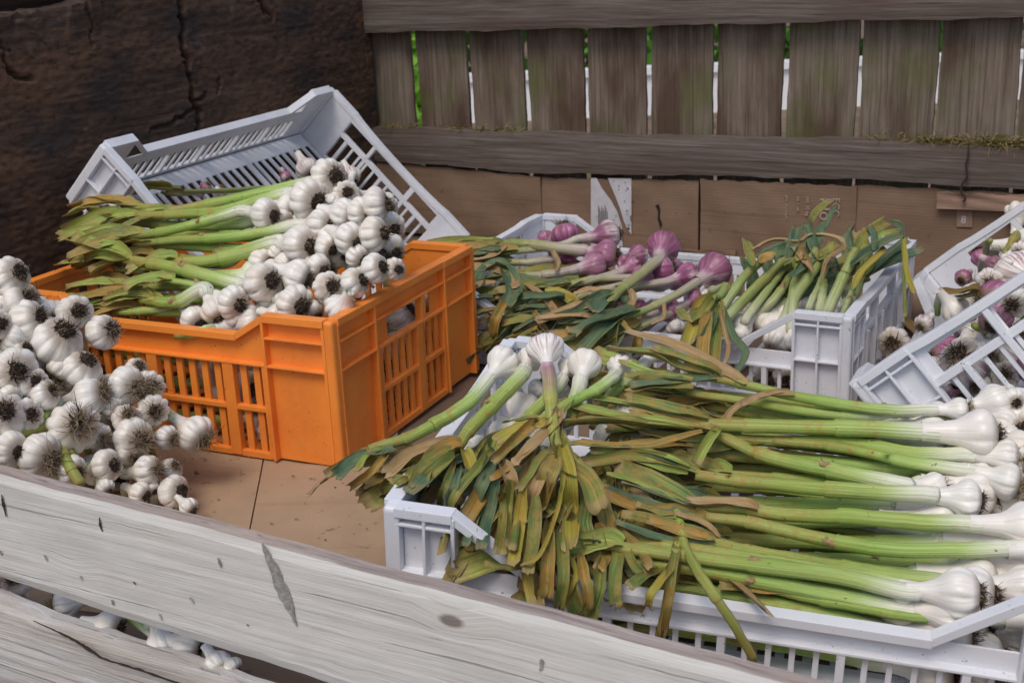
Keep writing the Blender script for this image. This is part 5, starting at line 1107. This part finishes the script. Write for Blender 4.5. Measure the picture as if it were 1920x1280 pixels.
dd = [((1388, 611, 25, -9, 8, .6), 'round white bulb with brown roots at the low front rim of the back crate', [(1409, 609, .012), (1451, 563, .02), (1473, 534, .03), (1491, 503, .04)], 11, '1480,520 1520,490 1560,470 14 t; 1490,505 1500,480 1506,456 16 g'),
 ((1345, 602, 16, -8, 10, .3), 'leftmost of the parallel upright stems in the back crate', [(1353, 579, .03), (1375, 548, .04), (1398, 518, .05), (1427, 492, .06)], 12, '1421,488 1452,472 1477,463 22 t; 1412,498 1403,470 1397,449 16 g; 1425,492 1440,480 1450,484 20 r'),
 ((1352, 610, 16, -8, 10, .3), 'second upright stem from the left in the back crate', [(1364, 593, .03), (1400, 556, .035), (1438, 520, .045), (1462, 497, .055), (1482, 486, .06)], 12, '1479,490 1488,456 1497,427 22 t; 1470,497 1490,490 1510,487 14 g'),
 ((1390, 625, 16, -8, 10, .3), 'pale sheathed upright stem in the back crate', [(1400, 590, .02), (1438, 545, .03), (1462, 512, .04), (1480, 486, .05)], 11, '1478,490 1490,462 1492,440 16 t'),
 ((1455, 637, 27, -8, 12, .6), 'white bulb under the triangle of the rim in the back crate', [(1462, 601, .02), (1491, 553, .04), (1524, 507, .06), (1534, 486, .065)], 14, '1533,486 1524,447 1515,418 18 t; 1534,487 1552,472 1572,456 24 g; 1524,510 1509,485 1491,461 16 d'),
 ((1486, 644, 21, -5, 12, .5), 'smaller white bulb at the right of the rim triangle', [(1480, 600, .02), (1491, 534, .05), (1510, 500, .06), (1534, 465, .075)], 12, '1532,466 1536,440 1548,420 16 t; 1520,420 1533,399 1555,378 13 g; 1547,430 1558,406 1568,385 10 t'),
 ((1510, 610, 16, -4, 12, .3), 'short upright stem in the middle right of the back crate', [(1518, 574, .03), (1531, 545, .04), (1550, 500, .06)], 9, '1548,500 1556,470 1560,452 14 g'),
 ((1530, 615, 16, -4, 12, .3), 'upright stem ending in a long dry ribbon leaf', [(1536, 580, .03), (1542, 545, .045), (1543, 525, .055)], 12, '1542,526 1551,494 1587,466 1569,449 1524,444 1497,458 1452,453 1414,470 10 d'),
 ((1545, 618, 16, -4, 12, .3), 'thickest upright stem near the right rim of the back crate', [(1553, 580, .03), (1574, 537, .05), (1594, 492, .07), (1605, 470, .08)], 14, '1603,474 1619,445 1662,415 18 g; 1594,500 1640,467 1695,443 20 t; 1600,480 1592,450 1600,430 14 t'),
 ((1575, 615, 14, -4, 10, .3), 'upright stem with a yellow leaf nearest the right rim of the back crate', [(1580, 590, .03), (1592, 557, .05), (1600, 540, .055)], 7, '1598,543 1614,510 1662,465 14 y; 1639,467 1650,442 1688,435 10 f; 1670,418 1691,426 1694,448 12 t; 1694,448 1702,505 1715,546 10 y; 1694,500 1696,550 1697,592 6 g; 1640,470 1640,445 1630,425 12 t')]
for row, lb, way, rs_, ex in dd: put(DD, row, lb, way, rs=rs_, leaves=0, ldir=(.35, .6, .55), explicit=parse(DD, ex, .07), **{k: v for k, v in kwD.items()})
for row, lb in (((1433, 692, 22, 4, 8, .8), 'bulb behind the slots below the rim triangle'), ((1472, 702, 22, 2, 8, .8), 'rooted bulb behind the slots beside the corner panel'), ((1268, 615, 18, 2, 10, .6), 'bulb with tan roots at the left end of the low rim of the back crate'), ((1495, 712, 18, 2, 8, .8), 'bulb in the shade at the corner panel slots'), ((1290, 730, 22, 2, 8, .7), 'bulb with black roots behind the left slots')):
    P = onpl(row[0], row[1], OC+bC*.045, bC); s = depth(P)/F
    garlic(P, row[2]*s, axis(*row), [], lb, GD, leaves=0, rs=.008)
for i in range(13):
    x0 = 1350+i*17+rr.uniform(-6, 6); y0 = 610-rr.uniform(0, 30); B_ = DD(x0, y0, -.01); E_ = DD(x0+rr.uniform(50, 100), y0-rr.uniform(60, 95), rr.uniform(.0, .022))
    garlic(B_, .019, B_-E_+RNG.normal(size=3)*.02, [B_+(E_-B_)*.55, E_], 'white garlic behind the front stems of the back crate, mostly covered', 'covered upright garlic in the back crate', stem='stem_dusky', rs=.0075, leaves=2, ldir=(.35, .6, .5), llen=(.05, .10), lw=.017, lspread=.6, droop=.15, nrm=(-.3, -.7, .6), lmats=['leaf_teal', 'leaf_teal', 'leaf_green', 'leaf_fresh'], roots=False)

# ---- tilted crate at the right
GE = 'purple striped garlic in the tilted right crate'
for D, row, kd, lb, way in ((DE, (1677, 643, 31, -5, 0, .9), 's', 'striped bulb spilling out at the low left corner of the tilted right crate', []), (DE, (1790, 580, 27, 12, 14, -.4), 'w', 'white bulb just above the rim of the tilted right crate', []),
    (DE, (1857, 531, 29, 0, 2, .95), 's', 'purple striped bulb with thin roots above the rim, middle of the tilted right crate', []), (DE, (1838, 484, 22, -4, -12, -.4), 'p', 'deep purple bulb with a withered tan top in the tilted right crate', [(1850, 462, .01), (1858, 450, .02)]),
    (DE, (1868, 496, 19, 8, 4, .5), 'p', 'purple bulb next to the withered one', []), (DE, (1894, 491, 20, 0, 4, .9), 's', 'tan rooted bulb near the right edge of the tilted crate', []), (DE, (1914, 473, 22, -4, 4, .9), 's', 'pale bulb at the right edge above the rim', []),
    (DE, (1807, 521, 17, -4, 4, .6), 'p', 'small purple bulb deepest in the tilted right crate', []), (DE, (1912, 399, 26, 4, -16, -.5), 'w', 'white bulb on a green stem at the top right edge', [(1903, 440), (1886, 466), (1880, 476)]),
    (DE, (1732, 607, 18, -6, 6, .6), 's', 'small bulb between the spilling one and the white one', []), (DF, (1808, 678, 47, -12, -14, .9), 's', 'largest striped bulb seen through the handle slots of the tilted right crate', []),
    (DF, (1866, 597, 32, -6, 16, .8), 'p', 'vivid purple bulb behind the upper rim opening', []), (DF, (1742, 690, 25, 8, 10, .5), 's', 'plain pale bulb left behind the first slot', []), (DF, (1905, 566, 30, -8, 6, .9), 'w', 'brown rooted bulb at the right edge behind the rim opening', []),
    (DF, (1838, 724, 23, -6, 2, .5), 'w', 'small yellowish bulb low behind the slots', []), (DF, (1886, 704, 27, -2, -2, .95), 's', 'bulb with a broad brown root disc behind the lower slots', []), (DF, (1788, 731, 14, 2, -4, .5), 'p', 'tiny purple bulb low behind the slots', []),
    (DF, (1915, 620, 22, -2, 6, .8), 's', 'bulb at the right edge behind the middle slots', []), (DF, (1800, 752, 17, 2, -4, .5), 'w', 'small white bulb lowest behind the slots', []), (DF, (1935, 690, 28, 0, 4, .8), 'p', 'purple bulb cut by the right edge behind the slots', []), (DF, (1850, 655, 22, 4, 8, .6), 's', 'bulb half hidden between the largest and the vivid purple one', [])):
    C = D(row[0], row[1]); s = depth(C)/F
    garlic(C, row[2]*s, axis(*row), [D(p[0], p[1], .01+(p[2] if len(p) > 2 else 0)) for p in way], lb, GE, kind=kd, leaves=0, stem='stem_fresh' if kd == 'w' else 'stem_mauve', style=2 if kd != 'p' else 0, rs=row[2]*.33*s)
C = DF(1900, 660, -.02)
garlic(C, .018, (.6, -.2, -.5), [DF(1885, 640, .0), DF(1860, 620, .004), DF(1825, 612, .004)], 'garlic with a dry tan stalk running behind the slots of the tilted right crate', GE, kind='s', stem='stem_mauve', leaves=0, rs=.007)
rr = np.random.default_rng(64)
for i in range(46):
    x, y, z = rr.uniform(-.27, .25), rr.uniform(-.17, .17), rr.uniform(.045, .078)
    garlic(TE+RE@np.array([x, y, z]), .025, rr.normal(size=3), [], 'covered %s garlic in the lower layer of the tilted right crate' % ('pale striped', 'purple', 'pale striped', 'white')[i % 4], 'covered garlic in the tilted right crate', kind=('s', 'p', 's', 'w')[i % 4], leaves=0, stem='stem_mauve', style=i % 3)
o = link('loose_leaf', leaf_mesh([DE(*p) for p in ((1835, 541, .012), (1795, 549, .012), (1762, 544, .012))], .016, 'leaf_rusty', .5, .2, .7, nE, 5)); tag(o, 'orange tan leaf lying across the inside of the tilted right crate', 'leaf', 'loose leaves')
o = link('loose_leaf', leaf_mesh([DE(*p) for p in ((1835, 553, .006), (1800, 560, .006), (1778, 566, .006))], .016, 'leaf_green', .5, .2, .7, nE, 6)); tag(o, 'green leaf under the orange tan one in the tilted right crate', 'leaf', 'loose leaves')
o = link('loose_leaf', leaf_mesh([onz(*p, .012) for p in ((1685, 590), (1709, 612), (1733, 632))], .017, 'leaf_dry', .5, .2, .7, None, 7)); tag(o, 'dry yellow leaf on the floor between the two right hand crates', 'leaf', 'loose leaves')

# ---- few bulbs in the leaning crate behind
GBk = 'garlic in the leaning white crate'
for row, kd, lb, way in (((575, 316, 22, 6, 10, .4), 's', 'pale purple bulb behind the topmost white one, in the leaning crate', []), ((386, 352, 12, 4, -6, .5), 'p', 'tiny purple tinted bulb at the left in the leaning crate', [(360, 362), (330, 366), (305, 362)]), ((412, 358, 11, 4, -6, .5), 's', 'tiny pale bulb next to the tiny purple tinted one', [(440, 366), (480, 366)]),
    ((657, 330, 20, 4, 8, .4), 's', 'tan skinned bulb right behind the topmost white bulb', []), ((738, 438, 20, 12, 10, .4), 's', 'pale purple bulb at the lower right of the leaning crate', []), ((650, 350, 18, -4, 8, .4), 's', 'brownish bulb half hidden at the slots of the leaning crate', []), ((536, 330, 10, 4, 6, .4), 'p', 'small purple bulb left of the pale purple one in the leaning crate', [])):
    put(DB, row, lb, way, group=GBk, kind=kd, leaves=0, stem='stem_mauve' if kd == 'p' else 'stem_dusky', rs=5.5)
put(DB, (560, 350, 16, 8, -4, .4), 'garlic with a dull green leaf bundle behind the orange crate heap', [(500, 352), (420, 358), (350, 360), (312, 358)], group=GBk, stem='stem_dusky', leaves=3, ldir=(-1, .1, 0), rs=6, dz=.02, wdz=.02)
# the hidden rest of the garlic, past the three hundred that show largest: one object
def to_stuff(roots, name, label):
    bpy.context.view_layer.update(); mats = []; V = []; Fs = []; U = []; MI = []; SM = []; k = 0
    for rt in roots:
        for c in list(rt.children):
            me = c.data; n = len(me.vertices); co = np.empty(n*3); me.vertices.foreach_get('co', co); M4 = np.array(c.matrix_world)
            V.append(co.reshape(-1, 3)@M4[:3, :3].T+M4[:3, 3]); nl = len(me.loops); lv = np.empty(nl, int); me.loops.foreach_get('vertex_index', lv)
            uv = np.empty(nl*2); me.uv_layers[0].data.foreach_get('uv', uv); U.append(uv)
            mi = np.empty(len(me.polygons), int); me.polygons.foreach_get('material_index', mi); loc = []
            for m_ in me.materials:
                if m_ not in mats: mats.append(m_)
                loc.append(mats.index(m_))
            MI.append(np.array(loc)[mi]); sm = np.empty(len(me.polygons), bool); me.polygons.foreach_get('use_smooth', sm); SM.append(sm)
            st = np.empty(len(me.polygons), int); me.polygons.foreach_get('loop_start', st); ed = np.r_[st[1:], nl]; lv = (lv+k).tolist()
            Fs += [lv[a:b] for a, b in zip(st, ed)]; k += n
            bpy.data.objects.remove(c)
        bpy.data.objects.remove(rt)
    me = bpy.data.meshes.new(name); me.from_pydata(np.concatenate(V).tolist(), [], Fs); me.uv_layers.new(name='UVMap').data.foreach_set('uv', np.concatenate(U))
    for m_ in mats: me.materials.append(m_)
    me.polygons.foreach_set('material_index', np.concatenate(MI)); me.polygons.foreach_set('use_smooth', np.concatenate(SM)); me.update()
    return tag(link(name, me), label, 'garlic', kind='stuff')
hid = [o for o in bpy.data.objects if o.get('label', '').startswith(('covered white garlic squeezed under', 'covered white garlic deep inside', 'covered pale striped', 'covered purple garlic', 'covered white garlic in the lower'))]
to_stuff(hid, 'garlic_layer', 'more garlic packed in the lower layers of the piles, mostly covered')
print('garlic', NG, 'objects', len(bpy.data.objects), 'faces', sum(len(m.polygons)*m.users for m in bpy.data.meshes))
